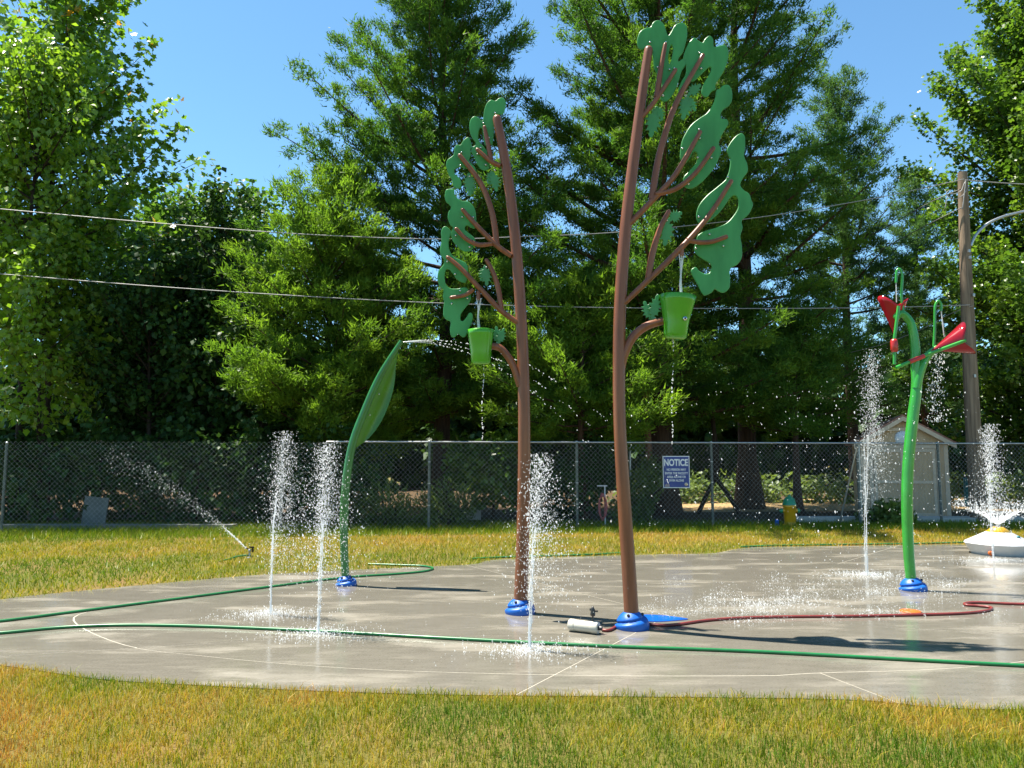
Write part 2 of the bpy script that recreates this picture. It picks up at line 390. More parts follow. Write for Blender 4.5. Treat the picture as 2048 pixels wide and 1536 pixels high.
TH = np.linspace(-np.pi, np.pi, 160, endpoint=False)
bv = [(PC[0], PC[1], -0.0016)] + [(PC[0] + math.cos(a) * (r_out(a) - 0.01), PC[1] + math.sin(a) * (r_out(a) - 0.01), -0.0016) for a in TH]
bf = [[0, 1 + k, 1 + (k + 1) % 160] for k in range(160)]
pad = link('concrete_pad', mesh_np('concrete_pad', bv, bf, M['joint']))
tag(pad, 'wet grey concrete splash pad with pale tooled joints', kind='structure')
def ang(p): return math.atan2(p[1] - PC[1], p[0] - PC[0])
cuts = sorted([ang(g2(1040, 1385)), ang(g2(0, 1312)), ang(g2(1735, 1382)), ang(g2(920, 1127)), ang((9.5, 5.2)), ang((12.5, 10.4)), ang(g2(330, 1172)), ang(g2(1800, 1090))])
inner_cuts = sorted([ang(g2(1040, 1385)), ang(g2(0, 1312)), ang(g2(920, 1127)), ang((9.5, 5.2)), ang((12.5, 10.4))])
GAP = 0.0055
def slab(a0, a1, rin, rout, inner):
    top, n = [], max(6, int((a1 - a0) / 0.025))
    def pts(rf, sgn, off):
        out = []
        for i in range(n + 1):
            a = a0 + (a1 - a0) * i / n
            r = rf(a) + off
            g = GAP / max(r, 0.05)
            a = min(max(a, a0 + g), a1 - g)
            out.append((PC[0] + r * math.cos(a), PC[1] + r * math.sin(a)))
        return out
    o = pts(rout, 1, -GAP * 1.5 if inner else 0.0)
    if inner:
        am = (a0 + a1) / 2; r0 = GAP / max(0.05, math.sin((a1 - a0) / 2))
        i_ = [(PC[0] + r0 * math.cos(am), PC[1] + r0 * math.sin(am))]
    else:
        i_ = pts(rin, 1, GAP * 1.5)[::-1]
    poly = o + i_
    tess = tessellate_polygon([[Vector((x, y, 0)) for x, y in poly]])
    m = MB(); L = len(poly)
    m.add([(x, y, 0.0) for x, y in poly], [(t[2], t[1], t[0]) for t in tess])
    m.add([(x, y, 0.0) for x, y in poly] + [(x, y, -0.05) for x, y in poly], [(k, k + L, (k + 1) % L + L, (k + 1) % L) for k in range(L)])
    return link('slab', m.mesh('slab', M['concrete']), pad)
for i in range(len(cuts)):
    a0, a1 = cuts[i], cuts[(i + 1) % len(cuts)]
    if a1 < a0: a1 += 2 * math.pi
    slab(a0, a1, r_in, r_out, False)
for i in range(len(inner_cuts)):
    a0, a1 = inner_cuts[i], inner_cuts[(i + 1) % len(inner_cuts)]
    if a1 < a0: a1 += 2 * math.pi
    slab(a0, a1, None, r_in, True)

# dry straw clearing and leaf litter behind the fence
def sheet(name, pts, z, m, label):
    vs = [(x, y, z) for x, y in pts]
    me = bpy.data.meshes.new(name); me.from_pydata(vs, [], [tuple(range(len(vs)))]); me.update(); me.materials.append(m)
    return tag(link(name, me), label, kind='structure')
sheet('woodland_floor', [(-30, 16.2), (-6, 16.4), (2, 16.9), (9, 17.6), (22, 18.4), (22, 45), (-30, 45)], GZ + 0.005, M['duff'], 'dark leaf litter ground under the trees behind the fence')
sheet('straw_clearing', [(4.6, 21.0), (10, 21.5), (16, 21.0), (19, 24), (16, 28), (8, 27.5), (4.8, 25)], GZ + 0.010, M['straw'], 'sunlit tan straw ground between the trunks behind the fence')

# ================================================================= grass (real blades)
def field(x, y, s, k=0.7):
    r = np.random.default_rng(s); v = np.zeros_like(x)
    for f in (0.5, 0.9, 1.7, 3.1, 6.0):
        a = r.uniform(0, 6.28, 2); b = r.uniform(0, 6.28)
        v += (np.sin(k * f * 3 * (x * math.cos(a[0]) + y * math.sin(a[0])) + b) * np.sin(k * f * 3.3 * (x * math.cos(a[1]) + y * math.sin(a[1])) + a[0])) / f ** 0.5
    return v
def grass(name, x, y, h, w, rnd, seg, seed, label, zf=None):
    r = np.random.default_rng(seed); n = len(x)
    az = r.uniform(0, 2 * np.pi, n); lean = np.abs(r.normal(0.5, 0.45, n)); fa = r.uniform(0, 2 * np.pi, n)
    z0 = np.full(n, GZ) if zf is None else zf
    sx, sy = np.cos(fa) * w / 2, np.sin(fa) * w / 2
    bx, by = np.cos(az) * lean * h, np.sin(az) * lean * h
    base = np.stack([x, y, z0], 1); side = np.stack([sx, sy, np.zeros(n)], 1)
    tip = base + np.stack([bx, by, h], 1)
    if seg == 1:
        V = np.stack([base - side, base + side, tip], 1).reshape(-1, 3); F = np.arange(3 * n).reshape(-1, 3); k = 3
    else:
        mid = base + np.stack([bx * 0.25, by * 0.25, h * 0.6], 1)
        V = np.stack([base - side, base + side, mid + side * 0.8, mid - side * 0.8, tip], 1).reshape(-1, 3)
        o = (np.arange(n) * 5)[:, None]
        F = np.concatenate([o + [0, 1, 2], o + [0, 2, 3], o + [3, 2, 4]], 0); k = 5
    me = mesh_np(name, V, F, M['grass'], rnd=np.repeat(rnd, k))
    o = link(name, me); tag(o, label, 'grass', kind='stuff'); return o
rg = np.random.default_rng(11)
# front lawn
n = 190000
x = rg.uniform(-4.6, 5.2, n); y = 2.7 + rg.uniform(0, 1, n) * 3.4
keep = ~in_pad(x, y, rg.uniform(0, 1, n) ** 3 * 0.09) & (y < 5.6)
keep &= rg.uniform(0, 1, n) < np.clip(1.25 - (y - 2.7) * 0.05, 0, 1)
x, y = x[keep], y[keep]
f = field(x, y, 3)
tone = np.clip(0.45 + 0.22 * f + 0.2 * rg.normal(0, 1, len(x)) - 0.03 * x - 0.05 * (3.9 - y) , 0, 1)
hh = np.clip(rg.normal(0.043, 0.014, len(x)), 0.015, 0.10) * (1 + 0.12 * np.tanh(field(x, y, 8)))
grass('grass', x, y, hh, rg.uniform(0.0024, 0.0048, len(x)), tone, 2, 5, 'near strip of yellowing lawn grass in front of the concrete pad')
# back lawn
n = 230000
x = rg.uniform(-13.5, 15, n); y = rg.uniform(6.0, 17.6, n)
keep = ~in_pad(x, y, rg.uniform(0, 1, n) ** 3 * 0.12) & (y > 6.6) & (np.abs(x) < 0.78 * y + 1.5)
x, y = x[keep], y[keep]
f = field(x, y, 5, 0.4)
tone = np.clip(0.41 + 0.12 * f + 0.15 * rg.normal(0, 1, len(x)) + 0.018 * np.clip(x, -9, 4), 0, 1)
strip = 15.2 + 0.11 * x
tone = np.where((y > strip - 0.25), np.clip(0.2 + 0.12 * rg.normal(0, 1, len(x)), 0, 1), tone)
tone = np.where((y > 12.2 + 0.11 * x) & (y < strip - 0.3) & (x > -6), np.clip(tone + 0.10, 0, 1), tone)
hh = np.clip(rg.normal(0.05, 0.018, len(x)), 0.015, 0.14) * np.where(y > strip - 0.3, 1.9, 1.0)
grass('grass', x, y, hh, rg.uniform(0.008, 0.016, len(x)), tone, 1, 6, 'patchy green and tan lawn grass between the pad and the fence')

# ================================================================= trees
def unit(a): return a / np.maximum(1e-9, np.linalg.norm(a, axis=-1, keepdims=True))

def needles(name, P, D, L, W, rnd, m, parent):
    """single-triangle needle sprays"""
    n = len(P); r = np.random.default_rng(n)
    S = unit(np.cross(D, r.normal(0, 1, (n, 3)))) * (W / 2)[:, None]
    V = np.stack([P - S, P + S, P + D * L[:, None]], 1).reshape(-1, 3)
    return link(name, mesh_np(name, V, np.arange(3 * n).reshape(-1, 3), m, rnd=np.repeat(rnd, 3)), parent)

KITE = (np.array([[0, 0, 0], [0.42, 0.45, 0.10], [0, 1, -0.05], [-0.42, 0.45, 0.10]]), np.array([[0, 1, 2], [0, 2, 3]]))
LANCE = (np.array([[0, 0, 0], [0.14, 0.4, 0.05], [0, 1, -0.14], [-0.14, 0.4, 0.05]]), np.array([[0, 1, 2], [0, 2, 3]]))
_a = [(0, 0.0), (0.30, -0.06), (0.52, 0.16), (0.30, 0.30), (0.60, 0.60), (0.24, 0.62), (0.0, 1.0), (-0.24, 0.62), (-0.60, 0.60), (-0.30, 0.30), (-0.52, 0.16), (-0.30, -0.06)]
LOBED = (np.array([[x, y, 0.08 * abs(x) - 0.10 * y * y] for x, y in _a] + [[0, 0.38, -0.02]]), np.array([[12, k, (k + 1) % 12] for k in range(12)]))
STAR = (np.array([[0, 0, 0], [0.5, 0.1, 0.05], [0.22, 0.42, 0], [0.5, 0.75, 0.05], [0, 1.0, -0.08], [-0.5, 0.75, 0.05], [-0.22, 0.42, 0], [-0.5, 0.1, 0.05]]),
        np.array([[0, 1, 2], [2, 3, 4], [0, 2, 6], [2, 4, 6], [4, 5, 6], [0, 6, 7]]))

def leaves(name, P, D, NRM, S, rnd, tpl, m, parent):
    T, F = tpl; n = len(P); k = len(T)
    D = unit(D); X = unit(np.cross(D, NRM)); Z = np.cross(X, D)
    V = P[:, None, :] + S[:, None, None] * (T[None, :, 0:1] * X[:, None, :] + T[None, :, 1:2] * D[:, None, :] + T[None, :, 2:3] * Z[:, None, :])
    FF = (F[None] + (np.arange(n) * k)[:, None, None]).reshape(-1, 3)
    return link(name, mesh_np(name, V.reshape(-1, 3), FF, m, rnd=np.repeat(rnd, k)), parent)

def skeleton(base, H, R, z0, nprim, r, r0, lean=(0, 0), prof=None, e0=(5, 50), curl=0.2, gapp=0.12, step=0.26, seclen=0.34, jit=0.25, sx=None):
    """trunk + primary boughs as tubes; returns wood builder parts and twig segments"""
    bx, by = base
    trunk = MB(); limbs = MB()
    zs = np.linspace(GZ - 0.05, H, 14)
    ph = r.uniform(0, 6.28, 2)
    cx = lambda z: bx + lean[0] * z + 0.10 * math.sin(z * 0.5 + ph[0]) * min(1, max(0, z) / 4)
    cy = lambda z: by + lean[1] * z + 0.10 * math.sin(z * 0.45 + ph[1]) * min(1, max(0, z) / 4)
    flare = lambda z: 1 + 0.7 * math.exp(-max(0, z) / 0.35)
    trunk.tube([(cx(z), cy(z), z) for z in zs], [max(0.015, r0 * (1 - max(0, z) / H) ** 0.85 * flare(z)) for z in zs], 10)
    T0, TD, TL = [], [], []
    for i in range(nprim):
        t = (i + r.uniform(0, 1)) / nprim
        if r.uniform() < gapp: continue
        z = z0 + (H - z0) * t
        az = i * 2.39996 + r.normal(0, 0.3)
        L = R * prof(t) * r.uniform(1 - jit, 1 + jit)
        if sx is not None: L *= sx(az, t)
        if L < 0.25: continue
        e = math.radians(e0[0] + (e0[1] - e0[0]) * t + r.normal(0, 7))
        d = np.array([math.cos(az), math.sin(az), 0.0]); sd = np.array([-d[1], d[0], 0.0]); bow = r.normal(0, 0.12)
        ss = np.linspace(0, 1, 6)
        cur = lambda s: np.array([cx(z), cy(z), z]) + d * L * s * math.cos(e) + sd * L * bow * s * s + np.array([0, 0, L * (math.sin(e) * s + curl * s * s)])
        pr = max(0.012, r0 * 0.30 * (L / max(R, 0.1)))
        limbs.tube([cur(s) for s in ss], [max(0.006, pr * (1 - 0.85 * s)) for s in ss], 5, cap=False)
        s = r.uniform(0.10, 0.22) if L > 1 else 0.05
        k = 0
        while s <= 1.0:
            p = cur(s); tg = unit(cur(min(1, s + 0.02)) - cur(s - 0.02))
            sg = 1 if k % 2 else -1
            dd = unit(tg * r.uniform(0.4, 0.9) + sd * sg * r.uniform(0.3, 1.0) + np.array([0, 0, r.normal(0.22, 0.3)]))
            T0.append(p); TD.append(dd); TL.append((0.22 + seclen * L * (1.05 - s) * 0.8) * r.uniform(0.6, 1.3))
            s += step / L * r.uniform(0.6, 1.3); k += 1
        T0.append(cur(1)); TD.append(unit(cur(1) - cur(0.9))); TL.append(0.4)
    return trunk, limbs, np.array(T0), np.array(TD), np.array(TL)

def cypress(label, base, H, R, z0, nprim, seed, dens, r0=0.26, m='cypress', group='feathery conifers behind the fence', gapp=0.12, prof=None, Ln=(0.09, 0.18), Wn=(0.022, 0.046), sx=None, cat='tree', jit=0.28, e0=(0, 44)):
    r = np.random.default_rng(seed)
    prof = prof or (lambda t: (1 - t) ** 0.72 * min(1, 0.72 + 1.4 * t) + 0.03)
    root = thing('conifer_tree', (base[0], base[1], GZ), label, cat, group)
    tr, li, P, D, L = skeleton(base, H, R, z0, nprim, r, r0, prof=prof, gapp=gapp, sx=sx, jit=jit, e0=e0, step=0.33, seclen=0.40)
    link('trunk', tr.mesh('trunk', M['redbark']), root); link('limbs', li.mesh('limbs', M['redbark']), root)
    cnt = np.maximum(3, (dens * L).astype(int)); idx = np.repeat(np.arange(len(P)), cnt); n = len(idx)
    u = r.uniform(0.05, 1, n) ** 0.75
    # plumes: spread widens in the middle of a twig
    sp = 0.045 + 0.10 * np.sin(np.pi * u ** 0.9)
    pos = P[idx] + D[idx] * (u * L[idx])[:, None] + r.normal(0, 1, (n, 3)) * sp[:, None] * np.array([1, 1, 0.75])
    pos[:, 2] -= 0.22 * u * u * L[idx]
    dirs = unit(D[idx] * 0.7 + r.normal(0, 0.55, (n, 3)) + np.array([0, 0, 0.22]))
    tw = r.uniform(0, 1, len(P))
    rnd = np.clip(0.1 + 0.55 * tw[idx] + 0.2 * u + 0.25 * r.uniform(-0.5, 0.8, n), 0, 1)
    needles('crown', pos, dirs, r.uniform(*Ln, n), r.uniform(*Wn, n), rnd, M[m], root)
    return root

def broadleaf(name, label, base, H, R, z0, nprim, seed, dens, size, tpl, m, r0=0.16, group=None, prof=None, droop=0.3, spread=0.16, gapp=0.05, cat='tree', lean=(0, 0), e0=(10, 60), curl=0.12, step=0.3, sx=None, bark='bark'):
    r = np.random.default_rng(seed)
    prof = prof or (lambda t: math.sin(math.pi * (0.18 + 0.80 * t)) ** 0.8)
    root = thing(name, (base[0], base[1], GZ), label, cat, group)
    tr, li, P, D, L = skeleton(base, H, R, z0, nprim, r, r0, lean=lean, prof=prof, gapp=gapp, e0=e0, curl=curl, step=step, jit=0.22, sx=sx)
    link('trunk', tr.mesh('trunk', M[bark]), root); link('limbs', li.mesh('limbs', M[bark]), root)
    cnt = np.maximum(2, (dens * L).astype(int)); idx = np.repeat(np.arange(len(P)), cnt); n = len(idx)
    u = r.uniform(0.1, 1.05, n)
    pos = P[idx] + D[idx] * (u * L[idx])[:, None] + r.normal(0, spread, (n, 3))
    dirs = unit(D[idx] * 0.5 + r.normal(0, 0.6, (n, 3)) + np.array([0, 0, -droop]))
    nrm = unit(r.normal(0, 0.5, (n, 3)) + np.array([0, 0, 0.9]))
    tw = r.uniform(0, 1, len(P)); rnd = np.clip(0.6 * tw[idx] + 0.4 * r.uniform(0, 1, n), 0, 0.93)
    hot = r.uniform(0, 1, n) < 0.02; rnd = np.where(hot, r.uniform(0.95, 1.0, n), rnd) if m == 'sycamore' else rnd
    leaves('crown', pos, dirs, nrm, r.uniform(size[0], size[1], n), rnd, tpl, M[m], root)
    return root

def mass(name, label, blobs, n, size, tpl, m, seed, cat='shrub', group=None, droop=0.4, shell=0.55, kind=None, stems=None):
    """dense leafy mass: leaves through noisy ellipsoids (cx, cy, cz, rx, ry, rz)"""
    r = np.random.default_rng(seed); B = np.array(blobs, dtype=float)
    vol = B[:, 3] * B[:, 4] * B[:, 5]; w = vol ** 0.75; idx = r.choice(len(B), n, p=w / w.sum())
    d = unit(r.normal(0, 1, (n, 3))); rad = r.uniform(shell, 1.0, n) ** 0.6
    ph = r.uniform(0, 6.28, (len(B), 3))
    lump = 1 + 0.24 * np.sin(5 * d[:, 0] + ph[idx, 0]) * np.sin(5 * d[:, 2] + ph[idx, 1]) + 0.10 * np.sin(11 * d[:, 1] + ph[idx, 2]) * np.sin(10 * d[:, 2])
    pos = B[idx, :3] + d * (rad * lump)[:, None] * B[idx, 3:]
    pos += r.normal(0, 0.05, (n, 3)); ok = pos[:, 2] > 0.0; pos, d, idx = pos[ok], d[ok], idx[ok]; n = len(pos)
    dirs = unit(d * 0.5 + r.normal(0, 0.6, (n, 3)) + np.array([0, 0, -droop])); nrm = unit(d * 0.6 + r.normal(0, 0.45, (n, 3)) + np.array([0, 0, 0.6]))
    c = B[0]; root = thing(name, (c[0], c[1], GZ), label, cat, group)
    if kind: root['kind'] = kind
    for j, b in enumerate(B[: (stems or 4)]):
        st = MB(); st.tube(crom([(b[0], b[1], GZ - 0.05), (b[0] + r.normal(0, 0.08), b[1] + r.normal(0, 0.08), b[2] * 0.5), (b[0] + r.normal(0, 0.2), b[1], b[2] + b[5] * 0.4)], 4), [0.05 * (1 - 0.09 * q) for q in range(9)], 6)
        link('stem', st.mesh('stem', M['bark']), root)
    leaves('foliage', pos, dirs, nrm, r.uniform(size[0], size[1], n), np.clip(r.uniform(0, 1, n) * 0.7 + 0.3 * np.sin(pos[:, 0] * 3 + pos[:, 2] * 4), 0, 1), tpl, M[m], root)
    return root

def xat(px, Y): return (px - 1024) / FPX * Y
# --- tall conifers
cypress('tall feathery conifer with layered boughs behind the smaller brown spray tree', (xat(885, 20.5), 20.5), 17.6, 5.0, 2.3, 150, 21, 380, r0=0.25, gapp=0.14, jit=0.2,
        sx=lambda az, t: 1.03 if math.cos(az) < -0.2 else 0.88)
cypress('tallest conifer, its thick trunk standing behind the blue notice sign', (xat(1322, 20.3), 20.3), 21.0, 4.6, 2.4, 165, 22, 400, r0=0.33, gapp=0.2,
        prof=lambda t: (1 - t) ** 0.55 * min(1, 0.75 + 0.9 * t) + 0.03)
cypress('tall conifer with a bare lower trunk behind the yellow hydrant', (xat(1494, 22.5), 22.5), 21.0, 4.3, 3.4, 135, 23, 290, r0=0.28, gapp=0.24,
        prof=lambda t: (1 - t) ** 0.55 * min(1, 0.8 + 0.8 * t) + 0.03)
cypress('open airy conifer with sky showing through, beyond the shed', (xat(1705, 25.5), 25.5), 14.6, 3.3, 3.0, 100, 24, 280, r0=0.2, gapp=0.28, m='cypressblue',
        prof=lambda t: (1 - t) ** 0.62 * min(1, 0.6 + 1.0 * t) + 0.03)
cypress('slim bluish conifer beyond the top of the wooden utility pole', (xat(1850, 31), 31), 13.6, 2.2, 3.0, 80, 25, 240, r0=0.16, gapp=0.12, m='cypressblue', Ln=(0.12, 0.24), Wn=(0.025, 0.05))
cypress('small bright conifer with low boughs at the corner of the railed fence', (xat(660, 18.6), 18.6), 8.4, 3.1, 1.5, 92, 26, 340, r0=0.13, gapp=0.08, m='cypressbright')
cypress('young conifer with low bright boughs between the two brown spray trees', (xat(1165, 18.2), 18.2), 5.6, 2.7, 2.0, 62, 27, 320, r0=0.12, gapp=0.10, m='cypressbright')
cypress('low spreading conifer with bright boughs between the notice sign and the shed', (xat(1590, 20.0), 20.0), 5.2, 2.3, 2.1, 44, 28, 300, r0=0.11, gapp=0.12)
# --- broadleaf trees
broadleaf('sycamore_tree', 'tall broadleaf tree with large lobed leaves, a few turned orange', (xat(85, 20.6), 20.6), 17.0, 4.3, 3.4, 90, 31, 36, (0.13, 0.23), LOBED, 'sycamore', r0=0.13, droop=0.45, prof=lambda t: (1 - t) ** 0.62 * min(1, 0.7 + 1.0 * t) + 0.03)
broadleaf('box_elder_tree', 'broadleaf tree with pale drooping leaf clusters beside the lobed-leaf tree', (xat(40, 18.4), 18.4), 11.6, 2.3, 5.6, 56, 32, 62, (0.09, 0.19), KITE, 'elder', r0=0.11, droop=1.2, spread=0.14)
broadleaf('young_maple_tree', 'small bright young tree with drooping leaves behind the unrailed fence', (xat(85, 17.8), 17.8), 6.3, 1.75, 2.1, 30, 33, 60, (0.10, 0.20), KITE, 'elder', r0=0.07, droop=1.0)
broadleaf('gum_tree', 'dense broadleaf tree with small glossy leaves behind the utility pole', (xat(2135, 22.5), 22.5), 17.0, 3.9, 1.0, 150, 34, 115, (0.09, 0.15), STAR, 'maple', r0=0.2, droop=0.25, spread=0.15, prof=lambda t: math.sin(math.pi * (0.3 + 0.68 * t)) ** 0.7)
BG = 'broadleaf trees far behind the vine thicket'
for j, (px, Y, H, R, lb) in enumerate([(395, 27, 10.6, 2.4, 'far broadleaf tree showing its top above the dark vine thicket'),
                                      (500, 29, 11.4, 2.5, 'far broadleaf tree with drooping tufts beside the small bright conifer'),
                                      (300, 26, 10.2, 2.6, 'far broadleaf tree half hidden by the lobed-leaf tree')]):
    broadleaf('broadleaf_tree', lb, (xat(px, Y), Y), H, R, 2.0, 60, 40 + j, 40, (0.16, 0.28), KITE, 'far', group=BG, droop=0.6, spread=0.2)
# --- dark vine thicket and undergrowth
def blob(px, py, Y, rx, ry, rz): p = at(px, py, Y); return (p.x, p.y, p.z, rx, ry, rz)
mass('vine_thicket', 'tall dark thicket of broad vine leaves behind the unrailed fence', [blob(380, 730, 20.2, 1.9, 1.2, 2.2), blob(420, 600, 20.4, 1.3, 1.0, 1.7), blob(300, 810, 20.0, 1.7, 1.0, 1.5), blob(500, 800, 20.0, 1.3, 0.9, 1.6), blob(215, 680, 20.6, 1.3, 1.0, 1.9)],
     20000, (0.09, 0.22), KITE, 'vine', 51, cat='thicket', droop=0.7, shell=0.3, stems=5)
VT = 'vine-hung small trees behind the unrailed fence'
for j, (px, Y, H, R, z0, lb) in enumerate([(425, 19.4, 8.3, 2.0, 1.4, 'tallest of the vine-hung small trees, beside the small bright conifer'),
                                       (300, 18.8, 6.4, 1.9, 0.9, 'middle-sized vine-hung tree beside the bright young tree'),
                                       (520, 18.5, 4.6, 1.6, 0.5, 'low vine-hung tree whose leaves hang behind the leaning water jet')]):
    broadleaf('vine_tree', lb, (xat(px, Y), Y), H, R, z0, 58, 80 + j, 62, (0.08, 0.20), KITE, 'vine', group=VT, droop=0.8, spread=0.11, r0=0.08, step=0.34, gapp=0.12)
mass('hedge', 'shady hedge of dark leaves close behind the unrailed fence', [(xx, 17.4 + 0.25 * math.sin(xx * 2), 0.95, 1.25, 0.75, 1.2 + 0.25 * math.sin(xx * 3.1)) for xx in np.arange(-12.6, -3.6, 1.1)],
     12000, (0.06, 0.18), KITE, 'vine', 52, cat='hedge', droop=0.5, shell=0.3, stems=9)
mass('magnolia_shrub', 'leafy shrub with upright glossy leaves behind the railed fence', [blob(985, 945, 17.9, 0.75, 0.55, 0.85), blob(1040, 960, 18.1, 0.6, 0.5, 0.75), blob(930, 925, 18.3, 0.5, 0.5, 0.6)], 4200, (0.10, 0.17), KITE, 'maple', 53, droop=-0.2, shell=0.3, stems=3)
mass('magnolia_shrub', 'dark shrub behind the railed fence beside the thin grey gate pipe', [blob(1180, 930, 18.4, 0.7, 0.5, 1.0), blob(1120, 985, 18.0, 0.6, 0.4, 0.7)], 3200, (0.08, 0.14), KITE, 'vine', 54, shell=0.3, stems=2)
mass('ivy_clump', 'bright ivy clump climbing the trunk behind the notice sign', [blob(1276, 990, 18.2, 0.42, 0.35, 0.62), blob(1260, 1020, 17.9, 0.5, 0.3, 0.4), blob(1303, 950, 18.6, 0.3, 0.3, 0.5)], 2800, (0.07, 0.12), KITE, 'weed', 55, shell=0.3, stems=2)
for (px, py, Y, s, lb, sd_) in [(770, 1015, 16.5, 0.60, 'bushy weed clump with lance leaves beside the leaf sprayer', 61), (690, 1000, 16.9, 0.62, 'tall weed clump growing behind the water jets by the fence corner', 62),
                              (890, 1010, 16.6, 0.62, 'dense weed clump at the foot of a railed fence post', 63), (1775, 1032, 17.3, 0.36, 'small broad-leaved weed in front of the shed doors', 64)]:
    mass('weed_clump', lb, [blob(px, py, Y, s * 0.85, s * 0.6, s * 0.9), blob(px - 38, py + 8, Y + 0.2, s * 0.55, s * 0.5, s * 0.65), blob(px + 34, py + 10, Y + 0.1, s * 0.55, s * 0.5, s * 0.65)], 1700, (0.08, 0.16), LANCE if px != 1775 else KITE, 'weed', sd_, cat='weed', group='weeds along the fence', droop=-0.5, shell=0.1, stems=3)
mass('ground_cover', 'sunlit ivy bank beyond the straw ground between the trunks', [(xx, 25.8 + 0.4 * math.sin(xx), 0.25, 1.3, 0.9, 0.75) for xx in np.arange(4.5, 19, 1.2)], 9000, (0.12, 0.2), KITE, 'weed', 65, cat='ground cover', kind='stuff', shell=0.3, stems=1)
# --- far wood that reads as one mass
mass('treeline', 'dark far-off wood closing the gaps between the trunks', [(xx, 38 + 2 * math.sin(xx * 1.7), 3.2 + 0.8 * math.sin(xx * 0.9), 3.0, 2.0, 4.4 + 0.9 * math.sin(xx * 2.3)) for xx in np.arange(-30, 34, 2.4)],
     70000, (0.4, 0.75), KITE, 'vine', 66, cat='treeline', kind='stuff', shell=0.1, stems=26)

# ================================================================= chain-link fences
FENCE_H = 1.83
def fence_pts(lst): return [gnd(px, py, GZ) for px, py in lst]
def chain_link(path, h, name, parent, pitch=0.05, r=0.0019):
    """zig-zag wires hooked into each other, following a ground path"""
    segs = [(Vector(path[i]), Vector(path[i + 1])) for i in range(len(path) - 1)]
    tot = sum((b - a).length for a, b in segs); nw = int(tot / pitch)
    def along(s):
        for a, b in segs:
            L = (b - a).length
            if s <= L: return a + (b - a) * (s / L)
            s -= L
        return segs[-1][1] + (segs[-1][1] - segs[-1][0]).normalized() * s
    nz = int((h - 0.03) / pitch); hz = (h - 0.03) / nz
    V, F = [], []
    rj = random.Random(5)
    for w in range(nw):
        pts = []
        for k in range(nz + 1):
            s = (w + (1.03 if (k + w) % 2 else -0.03)) * pitch
            p = along(max(0, s)); pts.append(Vector((p.x + rj.gauss(0, 0.001), p.y + (0.004 if (k + w) % 2 else -0.004), GZ + 0.03 + k * hz)))
        # three-sided wire
        o = len(V)
        for p in pts:
            V += [(p.x - r, p.y - r * 0.6, p.z), (p.x + r, p.y - r * 0.6, p.z), (p.x, p.y + r, p.z)]
        for k in range(nz):
            a = o + 3 * k
            for q in range(3):
                F.append((a + q, a + (q + 1) % 3, a + 3 + (q + 1) % 3, a + 3 + q))
    ob = link(name, mesh_np(name, V, F, M['wire'], smooth=True), parent)
    ob['kind'] = 'stuff'
    return ob

pathL = fence_pts([(-420, 1074), (0, 1067), (560, 1063), (648, 1062)])
pathR = fence_pts([(648, 1062), (857, 1061), (1155, 1057.5), (1427, 1053.5), (1722, 1049.5), (1885, 1047), (2260, 1044)])
fl = thing('chain_link_fence', pathL[2], 'chain-link fence without a top rail in front of the dark hedge', 'fence')
chain_link(pathL, FENCE_H, 'wire_mesh', fl)
def post(p, h, r, parent, m='postpaint', name='post'):
    b = MB(); b.tube([(p.x, p.y + 0.035, GZ - 0.1), (p.x, p.y + 0.035, GZ + h)], r, 10)
    o = link(name, b.mesh(name, M[m]), parent)
    c = MB(); c.ball((p.x, p.y + 0.035, GZ + h), r * 1.15, 10, 6, (1, 1, 0.8)); link('post_cap', c.mesh('post_cap', M['steel']), o)
    return o
for q in (pathL[0], pathL[1], pathL[2]): post(q, 1.80, 0.028, fl)
fr = thing('chain_link_fence', pathR[2], 'chain-link fence with a top rail running past the notice sign', 'fence')
chain_link(pathR, FENCE_H - 0.02, 'wire_mesh', fr)
for q in pathR[1:6]: post(q, 1.84, 0.03, fr)
gate_post = gnd(1722, 1049.5, GZ)
b = MB(); b.tube([(p.x, p.y + 0.03, GZ + 1.83) for p in pathR], 0.02, 8); link('top_rail', b.mesh('top_rail', M['steel']), fr)
p0, p1 = at(1716, 893, 16.95), gnd(1680, 1048, GZ)
b = MB(); b.tube([p0 + Vector((0, 0.05, 0)), p1 + Vector((0, 0.05, -0.05))], 0.021, 8); link('brace_pipe', b.mesh('brace_pipe', M['steel']), fr)
b = MB(); b.tube([(gate_post.x + 0.06, gate_post.y + 0.09, GZ - 0.1), (gate_post.x + 0.06, gate_post.y + 0.09, GZ + 1.78)], 0.036, 10); link('gate_post', b.mesh('gate_post', M['steel']), fr)
for q in pathR[1:6]:          # tie bands on the posts
    for hz in (0.5, 0.95, 1.4):
        b = MB(); b.tube([(q.x, q.y + 0.035, hz), (q.x, q.y + 0.035, hz + 0.02)], 0.034, 10); link('tie_band', b.mesh('tie_band', M['steel']), fr)

